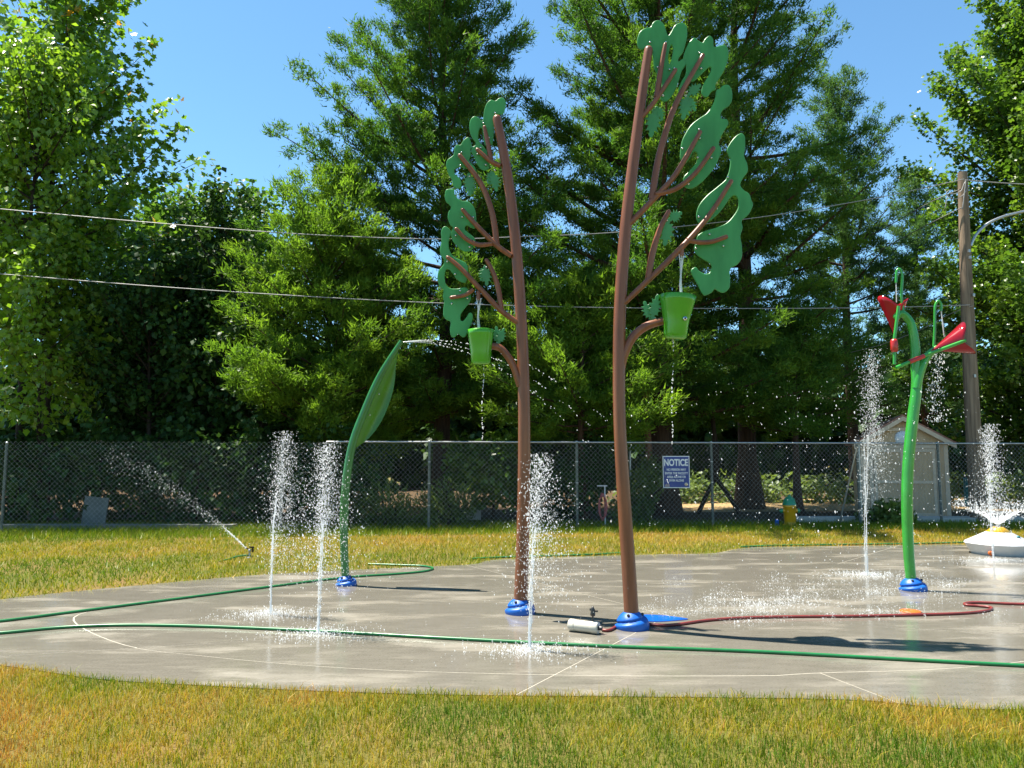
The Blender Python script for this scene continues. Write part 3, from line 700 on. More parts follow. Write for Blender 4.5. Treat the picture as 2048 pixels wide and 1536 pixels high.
# ================================================================= notice sign
SY = gnd(1352, 1054).y - 0.03
tl, br = at(1325, 912, SY), at(1380, 976, SY)
cx, cz = (tl.x + br.x) / 2, (tl.z + br.z) / 2; sw, sh = br.x - tl.x, tl.z - br.z
sg = thing('notice_sign', (cx, SY, br.z), 'blue notice sign with white lettering wired to the chain-link fence', 'sign')
b = MB(); b.box((cx, SY, cz), (sw, 0.006, sh)); link('border', b.mesh('border', M['signwhite']), sg)
b = MB(); b.box((cx, SY - 0.004, cz), (sw - 0.035, 0.006, sh - 0.035)); link('panel', b.mesh('panel', M['signblue']), sg)
def text(s, x, z, size, Y, parent, m, sx=1.0, bold=0.0, name='lettering'):
    c = bpy.data.curves.new(name, 'FONT'); c.body = s; c.size = size; c.align_x = 'CENTER'; c.align_y = 'CENTER'; c.extrude = 0.0012; c.offset = bold
    c.materials.append(m); o = bpy.data.objects.new(name, c); COL.objects.link(o); o.parent = parent
    bpy.context.view_layer.update()
    me = bpy.data.meshes.new_from_object(o.evaluated_get(bpy.context.evaluated_depsgraph_get()))
    bpy.data.objects.remove(o)
    o = bpy.data.objects.new(name, me); COL.objects.link(o); o.parent = parent
    o.location = Vector((x, Y, z)) - wloc(parent); o.rotation_euler = (math.pi / 2, 0, 0); o.scale = (sx, 1, 1); return o
TY = SY - 0.0085
text('NOTICE', cx - 0.005, cz + sh * 0.285, 0.20, TY, sg, M['signwhite'], 0.72, 0.006)
for k, s in enumerate(['NO PERSON MAY', 'ENTER THE FACILITY', 'AREA ALONE OR', 'SWIM ALONE']):
    text(s, cx, cz + sh * (0.07 - 0.113 * k), 0.068, TY, sg, M['signwhite'], 0.78, 0.0015)
b = MB(); b.lathe([(0.001, 0), (0.036, 0), (0.036, 0.003), (0.001, 0.003)], (cx + sw * 0.36, SY - 0.0068, cz - sh * 0.385), 20, Matrix.Rotation(math.pi / 2, 3, 'X')); link('emblem', b.mesh('emblem', M['shedtrim']), sg)
b = MB()
for k, hgt in enumerate((0.03, 0.05, 0.035, 0.055, 0.04)): b.box((cx - sw * 0.41 + 0.02 * k, SY - 0.0078, cz - sh * 0.44 + hgt / 2), (0.009, 0.003, hgt))
b.box((cx - sw * 0.41 + 0.04, SY - 0.0078, cz - sh * 0.455), (0.1, 0.003, 0.008)); link('emblem', b.mesh('emblem', M['shedtrim']), sg)

# ================================================================= spray trees
def wpts(pts, Y): return [at(px, py, Y) for px, py in pts]
def pipe(pts, w, Y, name, parent, m, yoff=0.0, n=12, sub=6, dome=True):
    """tube through photo positions; w = widths in photo pixels at those positions"""
    q = [np.array([*at(p[0], p[1], Y), ww / 2 * Y / FPX]) for p, ww in zip(pts, w)]
    q = crom(q, sub)
    P = [Vector((a[0], a[1] + yoff, a[2])) for a in q]; R = [a[3] for a in q]
    if dome:
        t = (P[-1] - P[-2]).normalized()
        for f, g in ((0.35, 0.92), (0.7, 0.7), (0.95, 0.3)): P.append(P[len(q) - 1] + t * R[len(q) - 1] * f); R.append(R[len(q) - 1] * g)
    b = MB(); b.tube(P, R, n); return link(name, b.mesh(name, M[m]), parent)

def plate(outline, Y, name, parent, m, thick=0.019, holes=(), cham=0.005, sub=4):
    def loop(o): return [np.array([*at(p[0], p[1], Y)])[[0, 2]] for p in crom(o, sub, True)]
    rings = [loop(outline)] + [loop(h) for h in holes]
    b = MB(); front = []
    for k, rg_ in enumerate(rings):
        A = np.array(rg_); n = len(A)
        area = np.sum(A[:, 0] * np.roll(A[:, 1], -1) - np.roll(A[:, 0], -1) * A[:, 1])
        if (area < 0) != (k > 0): A = A[::-1]
        t = np.roll(A, -1, 0) - np.roll(A, 1, 0); t /= np.maximum(1e-9, np.linalg.norm(t, axis=1, keepdims=True))
        ins = A + np.stack([-t[:, 1], t[:, 0]], 1) * cham
        y0, y1 = Y, Y + thick
        L = [(ins, y0), (A, y0 + cham), (A, y1 - cham), (ins, y1)]
        vs = [(a[0], y, a[1]) for arr, y in L for a in arr]
        fs = [(j * n + i, j * n + (i + 1) % n, (j + 1) * n + (i + 1) % n, (j + 1) * n + i) for j in range(3) for i in range(n)]
        b.add(vs, fs, False); front.append(ins)
    tess = tessellate_polygon([[Vector((a[0], a[1], 0)) for a in r_] for r_ in front])
    allp = [a for r_ in front for a in r_]
    b.add([(a[0], Y, a[1]) for a in allp], tess); b.add([(a[0], Y + thick, a[1]) for a in allp], [(t[2], t[1], t[0]) for t in tess])
    return link(name, b.mesh(name, M[m]), parent)

bolt_me = None
def bolts(lst, Y, parent, r=0.011):
    global bolt_me
    if bolt_me is None:
        b = MB(); b.ball((0, 0, 0), 1.0, 8, 6); bolt_me = b.mesh('bolt', M['chrome'])
    for px, py in lst:
        o = bpy.data.objects.new('bolt', bolt_me); COL.objects.link(o); o.parent = parent
        o.location = at(px, py, Y) - wloc(parent); o.scale = (r, r * 1.2, r)

OAK = [(0, 0), (0.16, 0.10), (0.10, 0.20), (0.34, 0.22), (0.26, 0.33), (0.46, 0.40), (0.24, 0.45), (0.42, 0.60), (0.20, 0.60), (0.32, 0.78), (0.13, 0.76), (0.14, 0.92), (0, 1.0),
       (-0.12, 0.90), (-0.13, 0.76), (-0.33, 0.80), (-0.20, 0.62), (-0.44, 0.62), (-0.25, 0.46), (-0.46, 0.38), (-0.25, 0.32), (-0.32, 0.20), (-0.10, 0.20), (-0.15, 0.10)]
def oak(px, py, tx, ty, width, Y, parent):
    L = math.hypot(tx - px, ty - py); dx, dy = (tx - px) / L, (ty - py) / L
    out = [(px + dx * v * L - dy * u * width, py + dy * v * L + dx * u * width) for u, v in OAK]
    return plate(out, Y, 'oak_leaf', parent, 'leafplate', 0.010, cham=0.002, sub=2)

def base_cover(p, parent, R=0.155, h=0.15, seed=0):
    """swirled rubber dome over the foot of a sprayer"""
    b = MB(); prof = []
    for j in range(25):
        t = j / 24; prof.append((max(0.02, R * (1 - t ** 2.2) ** 0.55 * (1.0 - 0.06 * (1 - t) ** 6)), h * t))
    def mod(r, z, th):
        t = ((th + seed) % (2 * math.pi)) / (2 * math.pi)
        g1 = h * (0.10 + 0.80 * t)
        u = (z - g1) / 0.011
        d = 0.024 * math.exp(-u * u) + (0.012 if z > g1 else 0.0)
        return max(0.01, r - d)
    b.lathe(prof, (p.x, p.y, -0.002), 48, mod=mod)
    o = link('base_cover', b.mesh('base_cover', M['blue']), parent)
    for a in (-2.05, -0.35, 1.2):
        c = MB(); q = Vector((p.x + 0.60 * R * math.cos(a), p.y + 0.60 * R * math.sin(a), h * 0.76))
        c.ball(q, 0.014, 8, 6); link('bolt_hole_dark', c.mesh('bolt_hole_dark', M['black']), o)  # black ball stands in for the dark inside a bolt hole
    return o

def c1(l): return [(1150 + x / 3.84, y / 3.84) for x, y in l]
def c2(l): return [(1150 + x / 3.413, 350 + y / 3.413) for x, y in l]
def c3(l): return [(820 + x / 4.953, 170 + y / 4.953) for x, y in l]
def c4(l): return [(820 + x / 4.267, 440 + y / 4.267) for x, y in l]

# ---- taller spray tree
B1 = gnd(1264, 1256); Y1 = B1.y
t1 = thing('spray_tree', B1, 'taller brown metal spray tree with green leaf plates beside the white pipe', 'spray tree')
base_cover(B1, t1, 0.158, 0.165, 4.5)
pipe([(1265, 1262), (1257, 1130), (1248, 1000), (1240, 860), (1238, 760), (1240, 620), (1250, 470), (1266, 330), (1284, 190), (1297, 100)], [29, 28, 27, 25, 25, 25, 24.5, 23, 20, 18], Y1, 'trunk', t1, 'brown', n=20)
pipe([(1238, 755), (1247, 712), (1266, 674), (1294, 652), (1330, 641)], [20, 19, 18, 17, 15], Y1, 'branch', t1, 'brown', 0.0, n=14)
pipe([(1245, 609), (1290, 567), (1370, 488), (1420, 428), (1461, 364)], [12, 12, 12, 10.5, 9], Y1, 'branch', t1, 'brown', -0.02)
pipe([(1371, 481), (1400, 486), (1425, 484), (1451, 475)], [10, 10, 9.5, 9], Y1, 'branch', t1, 'brown', -0.02)
pipe([(1296, 560), (1304, 510), (1319, 460), (1337, 424)], [13, 13, 11.5, 9], Y1, 'branch', t1, 'brown', -0.01)
pipe([(1362, 494), (1362, 513)], [10, 10], Y1, 'nozzle', t1, 'brown', -0.02, dome=False)
pipe([(1255, 452), (1310, 396), (1352, 348), (1399, 266)], [12, 12, 11, 9], Y1, 'branch', t1, 'brown', -0.02)
pipe([(1309, 391), (1350, 380), (1390, 348), (1425, 299)], [10, 10.5, 10, 9], Y1, 'branch', t1, 'brown', -0.03)
pipe([(1303, 400), (1318, 312), (1350, 212), (1405, 112)], [14, 14, 12, 9], Y1, 'branch', t1, 'brown', -0.01)
pipe([(1282, 237), (1310, 203), (1350, 142)], [10, 10, 8.5], Y1, 'branch', t1, 'brown', -0.02)
pipe([(1313, 195), (1321, 140), (1330, 90)], [12, 11, 8], Y1, 'branch', t1, 'brown', -0.01)
PY = Y1 + 0.030
plate(c1([(480, 290), (500, 240), (540, 215), (580, 205), (600, 170), (640, 152), (680, 180), (695, 220), (715, 270), (740, 240), (770, 190), (820, 172), (858, 200), (862, 270), (848, 340), (830, 400), (800, 440), (795, 470), (830, 450), (850, 462), (848, 500), (820, 545), (800, 610), (770, 690), (730, 755), (690, 780), (660, 760), (660, 700), (668, 630), (640, 575), (612, 530), (600, 450), (590, 385), (550, 368), (512, 378), (490, 365), (478, 325)]), PY, 'leaf_plate', t1, 'plate',
      holes=[c1([(742, 342), (756, 375), (745, 440), (728, 490), (715, 450), (726, 375)])])
plate(c1([(835, 430), (850, 380), (880, 320), (915, 288), (950, 310), (980, 325), (1000, 295), (1035, 272), (1062, 300), (1068, 355), (1110, 350), (1150, 345), (1178, 380), (1175, 450), (1150, 530), (1110, 600), (1080, 650), (1080, 685), (1050, 700), (1020, 740), (985, 735), (972, 700), (985, 650), (1020, 590), (1045, 540), (1040, 512), (1010, 530), (960, 580), (915, 620), (880, 625), (850, 660), (830, 690), (800, 700), (795, 680), (820, 620), (850, 570), (858, 510), (838, 470)]), PY + 0.004, 'leaf_plate', t1, 'plate')
plate(c1([(1088, 690), (1110, 682), (1140, 655), (1180, 652), (1205, 690), (1208, 760), (1185, 810), (1140, 840), (1118, 880), (1130, 910), (1165, 915), (1178, 950), (1150, 1000), (1115, 1060), (1105, 1110), (1125, 1140), (1115, 1190), (1080, 1270), (1030, 1340), (960, 1410), (900, 1445), (855, 1440), (838, 1410), (835, 1360), (880, 1310), (930, 1250), (945, 1200), (930, 1165), (905, 1170), (885, 1210), (850, 1250), (815, 1230), (808, 1180), (820, 1090), (845, 1030), (890, 960), (950, 910), (1010, 870), (1060, 800), (1080, 740)]), PY, 'leaf_plate', t1, 'plate')
plate(c1([(1170, 1140), (1200, 1085), (1240, 1040), (1280, 1022), (1305, 1050), (1308, 1130), (1300, 1200), (1325, 1260), (1325, 1320), (1290, 1370), (1270, 1420), (1300, 1460), (1340, 1490), (1358, 1540)]) +
      c2([(1216, 205), (1185, 270), (1140, 310), (1145, 360), (1130, 420), (1140, 480), (1140, 560), (1110, 610), (1060, 640), (1060, 710), (1055, 770), (1020, 802), (985, 795), (955, 778), (935, 800), (890, 822), (865, 800), (840, 750), (800, 680), (795, 645), (825, 628), (850, 655), (890, 675), (920, 665), (935, 630), (920, 600), (870, 570), (830, 540), (815, 500), (830, 450), (840, 410), (890, 380), (960, 360), (1030, 330), (1080, 280), (1115, 220), (1115, 165), (1095, 137), (1065, 150), (1035, 190), (1000, 240), (950, 290), (900, 325), (860, 340), (835, 310), (830, 260), (850, 200), (900, 140), (960, 90), (1020, 40)]) +
      c1([(1165, 1362), (1185, 1310), (1195, 1230), (1178, 1185)]), PY + 0.003, 'leaf_plate', t1, 'plate')
oak(1310, 216, 1302, 275, 40, Y1 + 0.012, t1); oak(1312, 212, 1326, 240, 26, Y1 + 0.026, t1)
oak(1375, 188, 1366, 240, 36, Y1 + 0.012, t1); oak(1376, 190, 1402, 168, 30, Y1 + 0.026, t1); oak(1372, 192, 1392, 222, 26, Y1 + 0.02, t1)
oak(1336, 436, 1330, 492, 38, Y1 + 0.014, t1); oak(1338, 440, 1364, 424, 30, Y1 + 0.026, t1)
oak(1303, 640, 1288, 602, 28, Y1 + 0.01, t1); oak(1304, 640, 1316, 588, 30, Y1 - 0.004, t1)
bolts(c1([(575, 325), (697, 325), (635, 515), (725, 535), (762, 525), (677, 735), (583, 838), (595, 822), (957, 408), (968, 525), (850, 738), (858, 705), (952, 995), (958, 1062), (1047, 1140), (1047, 1212), (942, 1210), (872, 1412), (825, 1140), (1173, 1362)]) + c2([(968, 228), (845, 285), (918, 405), (825, 500), (1012, 485), (628, 310), (525, 985), (545, 978)]), Y1 + 0.018, t1)

def bucket(rim_px, rim_y, rim_w, bot_y, bot_w, Y, name, label, tilt, pivot):
    a = at(rim_px, rim_y, Y); c = at(rim_px + 0.0, bot_y, Y); s = Y / FPX
    R0, R1, H = rim_w / 2 * s, bot_w / 2 * s, a.z - c.z
    root = thing(name, (c.x, Y, c.z), label, 'bucket', 'tipping buckets on the spray trees')
    th = 0.006
    prof = [(0.002, 0), (R1 * 0.75, 0.0), (R1 * 0.93, H * 0.03), (R1, H * 0.10), (R1 * 1.06, H * 0.35), (R1 + (R0 - R1) * 0.45, H * 0.62), (R0 * 0.94, H * 0.88), (R0, H), (R0 - th, H), (R0 * 0.94 - th, H * 0.88), (R1 + (R0 - R1) * 0.45 - th, H * 0.62), (R1 * 1.06 - th, H * 0.35), (R1 - th, H * 0.1), (0.002, H * 0.06)]
    b = MB(); b.lathe(prof, (c.x, Y, c.z), 32, Matrix.Rotation(tilt, 3, 'Y')); link('shell', b.mesh('shell', M['bucket']), root)
    if pivot:
        q = at(pivot[0], pivot[1], Y - R0 * 0.72)
        b = MB(); b.lathe([(0.001, 0), (0.018, 0), (0.018, 0.02), (0.001, 0.02)], (q.x, q.y + 0.01, q.z), 14, Matrix.Rotation(math.pi / 2, 3, 'X')); p = link('pivot_bolt', b.mesh('pivot_bolt', M['chrome']), root)
        b = MB(); b.ball((q.x, q.y - 0.01, q.z), 0.009, 8, 6); link('bolt_head', b.mesh('bolt_head', M['black']), p)
    return root
bucket(1350, 592, 74, 678, 47, Y1 - 0.03, 'water_bucket', 'lime green tipping bucket with a round bolt on the taller spray tree', math.radians(5), (1370, 637))

# ---- smaller spray tree
B2 = gnd(1040, 1226); Y2 = B2.y
t2 = thing('spray_tree', B2, 'smaller brown metal spray tree with green leaf plates behind the central water jet', 'spray tree')
base_cover(B2, t2, 0.152, 0.155, 4.9)
pipe([(1040, 1232), (1045, 1100), (1048, 960), (1048, 800), (1043, 650), (1031, 480), (1014, 345), (994, 238)], [27, 26, 25, 24, 23, 22, 20.5, 18], Y2, 'trunk', t2, 'brown', n=20)
pipe([(1040, 772), (1027, 733), (1007, 702), (990, 693), (974, 694)], [15, 15, 14.5, 14, 12], Y2, 'branch', t2, 'brown', -0.01, n=14)
pipe([(1036, 646), (1000, 620), (960, 578), (920, 536), (896, 516)], [11, 11, 10.5, 9.5, 8], Y2, 'branch', t2, 'brown', -0.02)
pipe([(947, 580), (930, 591), (903, 596)], [8, 8, 7.5], Y2, 'branch', t2, 'brown', -0.02)
pipe([(1003, 624), (997, 580), (986, 545), (973, 521)], [11, 10.5, 9.5, 8], Y2, 'branch', t2, 'brown', -0.01)
pipe([(957, 584), (957, 600)], [8, 8], Y2, 'nozzle', t2, 'brown', -0.02, dome=False)
pipe([(1023, 513), (990, 489), (950, 449), (926, 421)], [11, 11, 10, 8.5], Y2, 'branch', t2, 'brown', -0.02)
pipe([(985, 489), (957, 491), (932, 479), (913, 460)], [9, 9.5, 9, 8], Y2, 'branch', t2, 'brown', -0.03)
pipe([(994, 492), (985, 430), (963, 370), (920, 312)], [12, 12, 11, 9], Y2, 'branch', t2, 'brown', -0.01)
pipe([(1001, 333), (980, 323), (955, 301)], [10, 10, 8], Y2, 'branch', t2, 'brown', -0.02)
pipe([(982, 322), (976, 288), (969, 255)], [10, 9.5, 7.5], Y2, 'branch', t2, 'brown', -0.01)
PY = Y2 + 0.028
plate(c3([(725, 330), (735, 250), (760, 180), (800, 145), (845, 155), (880, 128), (920, 125), (948, 165), (945, 220), (920, 285), (860, 287), (840, 300), (832, 400), (830, 500), (815, 590), (790, 580), (760, 600), (740, 590), (725, 520), (715, 430), (690, 430), (675, 500), (690, 560), (740, 620), (765, 660), (780, 710), (790, 780), (780, 825), (740, 845), (700, 830), (665, 780), (630, 700), (608, 660), (612, 615), (640, 600), (650, 570), (620, 530), (595, 470), (588, 400), (600, 340), (635, 308), (675, 320), (710, 352)]), PY, 'leaf_plate', t2, 'plate')
plate(c3([(500, 590), (530, 545), (570, 515), (595, 540), (612, 600), (600, 640), (600, 700), (585, 740), (600, 770), (640, 810), (660, 860), (655, 910), (630, 890), (610, 850), (570, 830), (530, 820), (500, 810), (470, 815), (440, 835), (445, 880), (490, 920), (510, 970), (500, 1015), (470, 1022), (430, 1000), (415, 940), (380, 880), (358, 800), (370, 740), (430, 690), (440, 630), (460, 590)]), PY + 0.004, 'leaf_plate', t2, 'plate')
plate(c3([(345, 1080), (360, 1035), (400, 1028), (435, 1030), (440, 1070), (460, 1110), (510, 1145), (570, 1150), (620, 1190), (650, 1250), (655, 1330), (660, 1370), (640, 1420), (600, 1410), (570, 1390), (545, 1405), (548, 1440)]) + c4([(482, 92), (520, 125), (555, 160), (550, 200), (530, 250), (500, 268), (450, 262), (400, 220), (360, 170), (352, 110), (366, 62)]) + c3([(400, 1390), (375, 1320), (380, 1260), (405, 1220), (395, 1190), (360, 1160), (345, 1120)]), PY, 'leaf_plate', t2, 'plate')
plate(c4([(265, 110), (275, 70), (300, 52), (335, 75), (355, 110), (340, 140), (330, 190), (335, 250), (370, 310), (430, 340), (480, 370), (495, 420), (490, 480), (475, 530), (440, 530), (395, 500), (360, 450), (330, 420), (305, 425), (295, 480), (305, 545), (340, 580), (400, 585), (470, 575), (500, 600), (520, 650), (510, 700), (470, 750), (435, 800), (430, 850), (450, 862), (480, 830), (510, 790), (535, 810), (530, 860), (500, 930), (470, 995), (435, 992), (410, 970), (380, 1000), (350, 990), (340, 930), (345, 870), (310, 850), (285, 820), (285, 760), (290, 700), (280, 650), (285, 600), (250, 560), (233, 500), (245, 430), (285, 380), (290, 340), (262, 300), (255, 250), (268, 190)]), PY + 0.003, 'leaf_plate', t2, 'plate')
oak(938, 345, 940, 392, 30, Y2 + 0.012, t2); oak(936, 350, 946, 388, 22, Y2 + 0.024, t2)
oak(985, 343, 994, 383, 28, Y2 + 0.012, t2); oak(984, 342, 978, 368, 24, Y2 + 0.024, t2)
oak(970, 530, 974, 572, 28, Y2 + 0.012, t2); oak(970, 532, 962, 562, 22, Y2 + 0.024, t2)
oak(996, 688, 992, 652, 24, Y2 + 0.01, t2); oak(996, 688, 1008, 656, 24, Y2 - 0.004, t2)
bolts(c3([(842, 278), (727, 378), (783, 522), (700, 622), (668, 685), (750, 790), (510, 668), (498, 795), (530, 1235), (518, 1308), (625, 1310), (590, 905), (840, 845), (455, 1490)]) + c4([(392, 132), (508, 230), (318, 355), (385, 460), (478, 458), (428, 605), (357, 712), (490, 668), (650, 405), (742, 1050)]), Y2 + 0.016, t2)
bucket(962, 660, 55, 729, 40, Y2 - 0.035, 'water_bucket', 'lime green tipping bucket hanging on the smaller spray tree', math.radians(-1), None)

# ================================================================= leaf sprayer
B3 = gnd(692, 1170); Y3 = B3.y
lf = thing('leaf_sprayer', B3, 'green curved leaf-shaped water sprayer on a blue base', 'water sprayer')
base_cover(B3, lf, 0.128, 0.125, 4.1)
pipe([(692, 1170), (688, 1080), (691, 980), (704, 892), (729, 822), (761, 750), (803, 682)], [15, 16, 17, 16, 15, 13.5, 9], Y3, 'stem', lf, 'dgreen', n=18, dome=False)
# cupped blade from the stem to a curved free edge
stem = [np.array(at(px, py, Y3)) for px, py in [(703, 896), (712, 868), (729, 822), (745, 785), (761, 750), (780, 720), (796, 692)]]
edge = [np.array(at(px, py, Y3 + 0.10)) for px, py in [(706, 899), (738, 876), (763, 842), (780, 802), (789, 765), (792, 730), (797, 697)]]
S_, E_ = crom(stem, 4), crom(edge, 4); b = MB(); nn = 7; vs = []
for a, e in zip(S_, E_):
    for k in range(nn):
        u = k / (nn - 1); p = a * (1 - u) + e * u; p = p + np.array([0, 0.07 * math.sin(math.pi * u) , 0]) * min(1, np.linalg.norm(e - a) / 0.3); vs.append(p)
off = np.array([0, 0.008, 0]); L_ = len(S_)
fs = [(i * nn + k, i * nn + k + 1, (i + 1) * nn + k + 1, (i + 1) * nn + k) for i in range(L_ - 1) for k in range(nn - 1)]
b.add(vs, fs, True); b.add([v + off for v in vs], [f_[::-1] for f_ in fs], True)
ed = [i * nn + nn - 1 for i in range(L_)]
b.add([vs[i] for i in ed] + [vs[i] + off for i in ed], [(i, i + 1, i + 1 + L_, i + L_) for i in range(L_ - 1)])
link('leaf_blade', b.mesh('leaf_blade', M['blade']), lf)
bolts([(758, 788), (740, 830), (719, 838)], Y3 + 0.04, lf, 0.009)

# ================================================================= flower sprayer with red cups
B4 = gnd(1826, 1180); Y4 = B4.y
fw = thing('flower_sprayer', B4, 'bright green branching water sprayer with two red tipping cups', 'water sprayer')
base_cover(B4, fw, 0.155, 0.155, 4.3)
def c6(l): return [(1700 + x / 5.12, 500 + y / 5.12) for x, y in l]
pipe([(1824, 1178), (1817, 1100), (1814, 1000), (1817, 920), (1825, 840), (1833, 775)] + c6([(672, 1180), (665, 960), (628, 770), (570, 678), (515, 652), (480, 680)]), [19, 20, 21, 21, 21, 20, 18.5, 17.5, 16, 15, 15, 15], Y4, 'stem', fw, 'lime', n=18)
pipe(c6([(672, 1420), (700, 1270), (745, 1150), (800, 1070), (880, 1005)]), [17, 18, 17, 15, 12], Y4, 'stem', fw, 'lime', -0.02, n=16)
pipe(c6([(548, 660), (536, 560), (527, 450), (536, 290), (524, 215), (500, 195), (478, 222), (472, 335)]), [6, 5.5, 5, 5, 5, 5, 5, 5], Y4, 'hook_pipe', fw, 'lime', n=10, dome=False)
pipe(c6([(858, 1000), (866, 850), (868, 680), (872, 575), (900, 522), (932, 555), (932, 625)]), [6, 5.5, 5, 5, 5, 5, 5], Y4, 'hook_pipe', fw, 'lime', n=10, dome=False)
def cup(apex, mouth, R, name, label):
    """red conical tipping cup cut into pointed petals at the mouth"""
    a, m_ = Vector(apex), Vector(mouth); ax = (m_ - a); H = ax.length; q = Vector((0, 0, 1)).rotation_difference(ax.normalized()).to_matrix()
    n = 36; b = MB(); vs = []; rows = 9
    for sgn in (0, 1):
        for j in range(rows):
            t = j / (rows - 1)
            for k in range(n):
                th = 2 * math.pi * k / n
                rag = 0.74 + 0.30 * abs(math.cos(th)) ** 1.6
                tt = t * (1 + (rag - 1) * t * t)
                r_ = max(0.004, R * tt ** 1.0 - sgn * 0.005)
                vs.append(a + q @ Vector((r_ * math.cos(th), r_ * math.sin(th), H * tt)))
    fs = []
    for s_ in range(2):
        o = s_ * rows * n
        for j in range(rows - 1):
            for k in range(n):
                f_ = (o + j * n + k, o + j * n + (k + 1) % n, o + (j + 1) * n + (k + 1) % n, o + (j + 1) * n + k); fs.append(f_ if s_ == 0 else f_[::-1])
    o1, o2 = (rows - 1) * n, rows * n + (rows - 1) * n
    fs += [(o1 + k, o1 + (k + 1) % n, o2 + (k + 1) % n, o2 + k) for k in range(n)]
    b.add(vs, fs, True); ob = link('cup', b.mesh('cup', M['red']), fw); ob['label'] = label; return ob
P6 = lambda x, y, Y=None: at(1700 + x / 5.12, 500 + y / 5.12, Y or Y4)
cup(P6(447, 860, Y4 + 0.05), P6(440, 500, Y4 + 0.10), 0.165, 'cup', 'upright red tipping cup')
cup(P6(830, 1030, Y4 - 0.05), P6(1200, 905, Y4 - 0.10), 0.19, 'cup', 'red tipping cup lying sideways')
def rod(pts, w, m, name):
    b = MB(); b.tube(pts, [w / 2 * Y4 / FPX] * len(pts), 10); return link(name, b.mesh(name, M[m]), fw)
rod([P6(498, 575, Y4 - 0.06), P6(456, 900, Y4 - 0.06), P6(456, 1170, Y4 - 0.06)], 6.5, 'lime', 'cup_arm')
b = MB(); q0 = P6(456, 1048, Y4 - 0.06); hh_ = (P6(456, 910, Y4 - 0.06) - q0).z; rr_ = 7 * Y4 / FPX
b.lathe([(0.002, 0), (rr_ * 0.75, 0.004), (rr_, hh_ * 0.2), (rr_, hh_ * 0.8), (rr_ * 0.75, hh_ - 0.004), (0.002, hh_)], q0, 16); link('counterweight', b.mesh('counterweight', M['redpaint']), fw)
rod([P6(1185, 925, Y4 - 0.22), P6(780, 1075, Y4 - 0.10), P6(470, 1205, Y4 - 0.10)], 7, 'lime', 'cup_arm')
b = MB(); b.tube([P6(757, 1086, Y4 - 0.10), P6(607, 1146, Y4 - 0.10)], [0.026, 0.026], 14); link('counterweight', b.mesh('counterweight', M['redpaint']), fw)

# ================================================================= white cone sprayer
B5 = gnd(1999, 1107); CX, CYY = B5.x, B5.y
wc = thing('cone_sprayer', B5, 'low white faceted cone sprayer with a yellow collar on top', 'water sprayer')
s5 = CYY / FPX
zr, zt, R5 = 0.165, 0.415, 63 * s5
def facet(r, z, th):
    k = math.pi / 8; a = (th + 0.2) % (2 * k) - k
    return r * (0.985 * math.cos(k) / math.cos(a) * 0.6 + 0.4)
yb = zr + (zt - zr) * 0.70
b = MB(); b.lathe([(R5 * 0.80, 0.0), (R5 * 0.84, 0.03), (R5 * 0.97, zr - 0.02), (R5, zr)], B5, 48, mod=facet); link('skirt', b.mesh('skirt', M['white']), wc)
b = MB(); b.lathe([(R5, zr), (R5 * 0.985, zr + 0.012), (R5 * 0.34, yb)], B5, 48, mod=facet); link('cone', b.mesh('cone', M['white']), wc)
b = MB(); b.lathe([(R5 * 0.345, yb - 0.004), (R5 * 0.35, yb + 0.004), (R5 * 0.18, zt - 0.01), (R5 * 0.15, zt), (0.05, zt), (0.045, zt - 0.03)], B5, 48, mod=facet); link('collar', b.mesh('collar', M['yellow']), wc)
b = MB(); b.lathe([(0.045, zt - 0.03), (0.03, zt + 0.02), (0.012, zt + 0.03), (0.002, zt + 0.03)], B5, 16); link('nozzle', b.mesh('nozzle', M['steel']), wc)
b = MB(); q = B5 + Vector((R5 * 0.28, -R5 * 0.52, zr + (zt - zr) * 0.42 + 0.012)); b.ball(q, 0.03, 10, 6, (1, 0.7, 0.6)); link('emblem', b.mesh('emblem', M['teal']), wc)
b = MB()
for k in range(7):
    a = -1.12 + 0.045 * k; rr_ = R5 * 0.93
    b.box((B5.x + rr_ * math.cos(a), B5.y + rr_ * math.sin(a), zr + 0.026), (0.012, 0.012, 0.018 + 0.004 * (k % 3)), Matrix.Rotation(a, 3, 'Z'))
link('lettering_marks', b.mesh('lettering_marks', M['signblue']), wc)
b = MB(); b.lathe([(0.001, 0), (0.035, 0.0), (0.035, 0.02), (0.001, 0.02)], gnd(1979, 1112) + Vector((0, -0.02, 0.045)), 14, Matrix.Rotation(math.pi / 2, 3, 'X')); link('drain_cap', b.mesh('drain_cap', M['orange']), wc)

# ================================================================= white pipe sprinkler, floor caps
W0, W1 = gnd(1143, 1262), gnd(1193, 1268)
rp = 0.052
pa, pb = W0 + Vector((0, 0, rp)), W1 + Vector((0, 0, rp))
wp = thing('pipe_sprinkler', (pa + pb) / 2 - Vector((0, 0, rp)), 'white capped plastic pipe with a black sprinkler head on top', 'sprinkler')
b = MB(); b.tube([pa, pb], rp * 0.93, 20); link('pipe', b.mesh('pipe', M['pvc']), wp)
dv = (pb - pa).normalized()
for q, s_ in ((pa, -1), (pb, 1)):
    b = MB(); b.tube([q - dv * s_ * 0.035, q + dv * s_ * 0.010, q + dv * s_ * 0.018], [rp, rp, rp * 0.9], 20); link('end_cap', b.mesh('end_cap', M['pvc']), wp)
h0 = pa.lerp(pb, 0.86) + Vector((0, 0, rp * 0.9))
b = MB(); b.tube([h0, h0 + Vector((0, 0, 0.05))], 0.008, 10); b.lathe([(0.006, 0.045), (0.02, 0.05), (0.022, 0.07), (0.016, 0.085), (0.02, 0.1), (0.012, 0.115), (0.006, 0.13), (0.001, 0.13)], h0, 12)
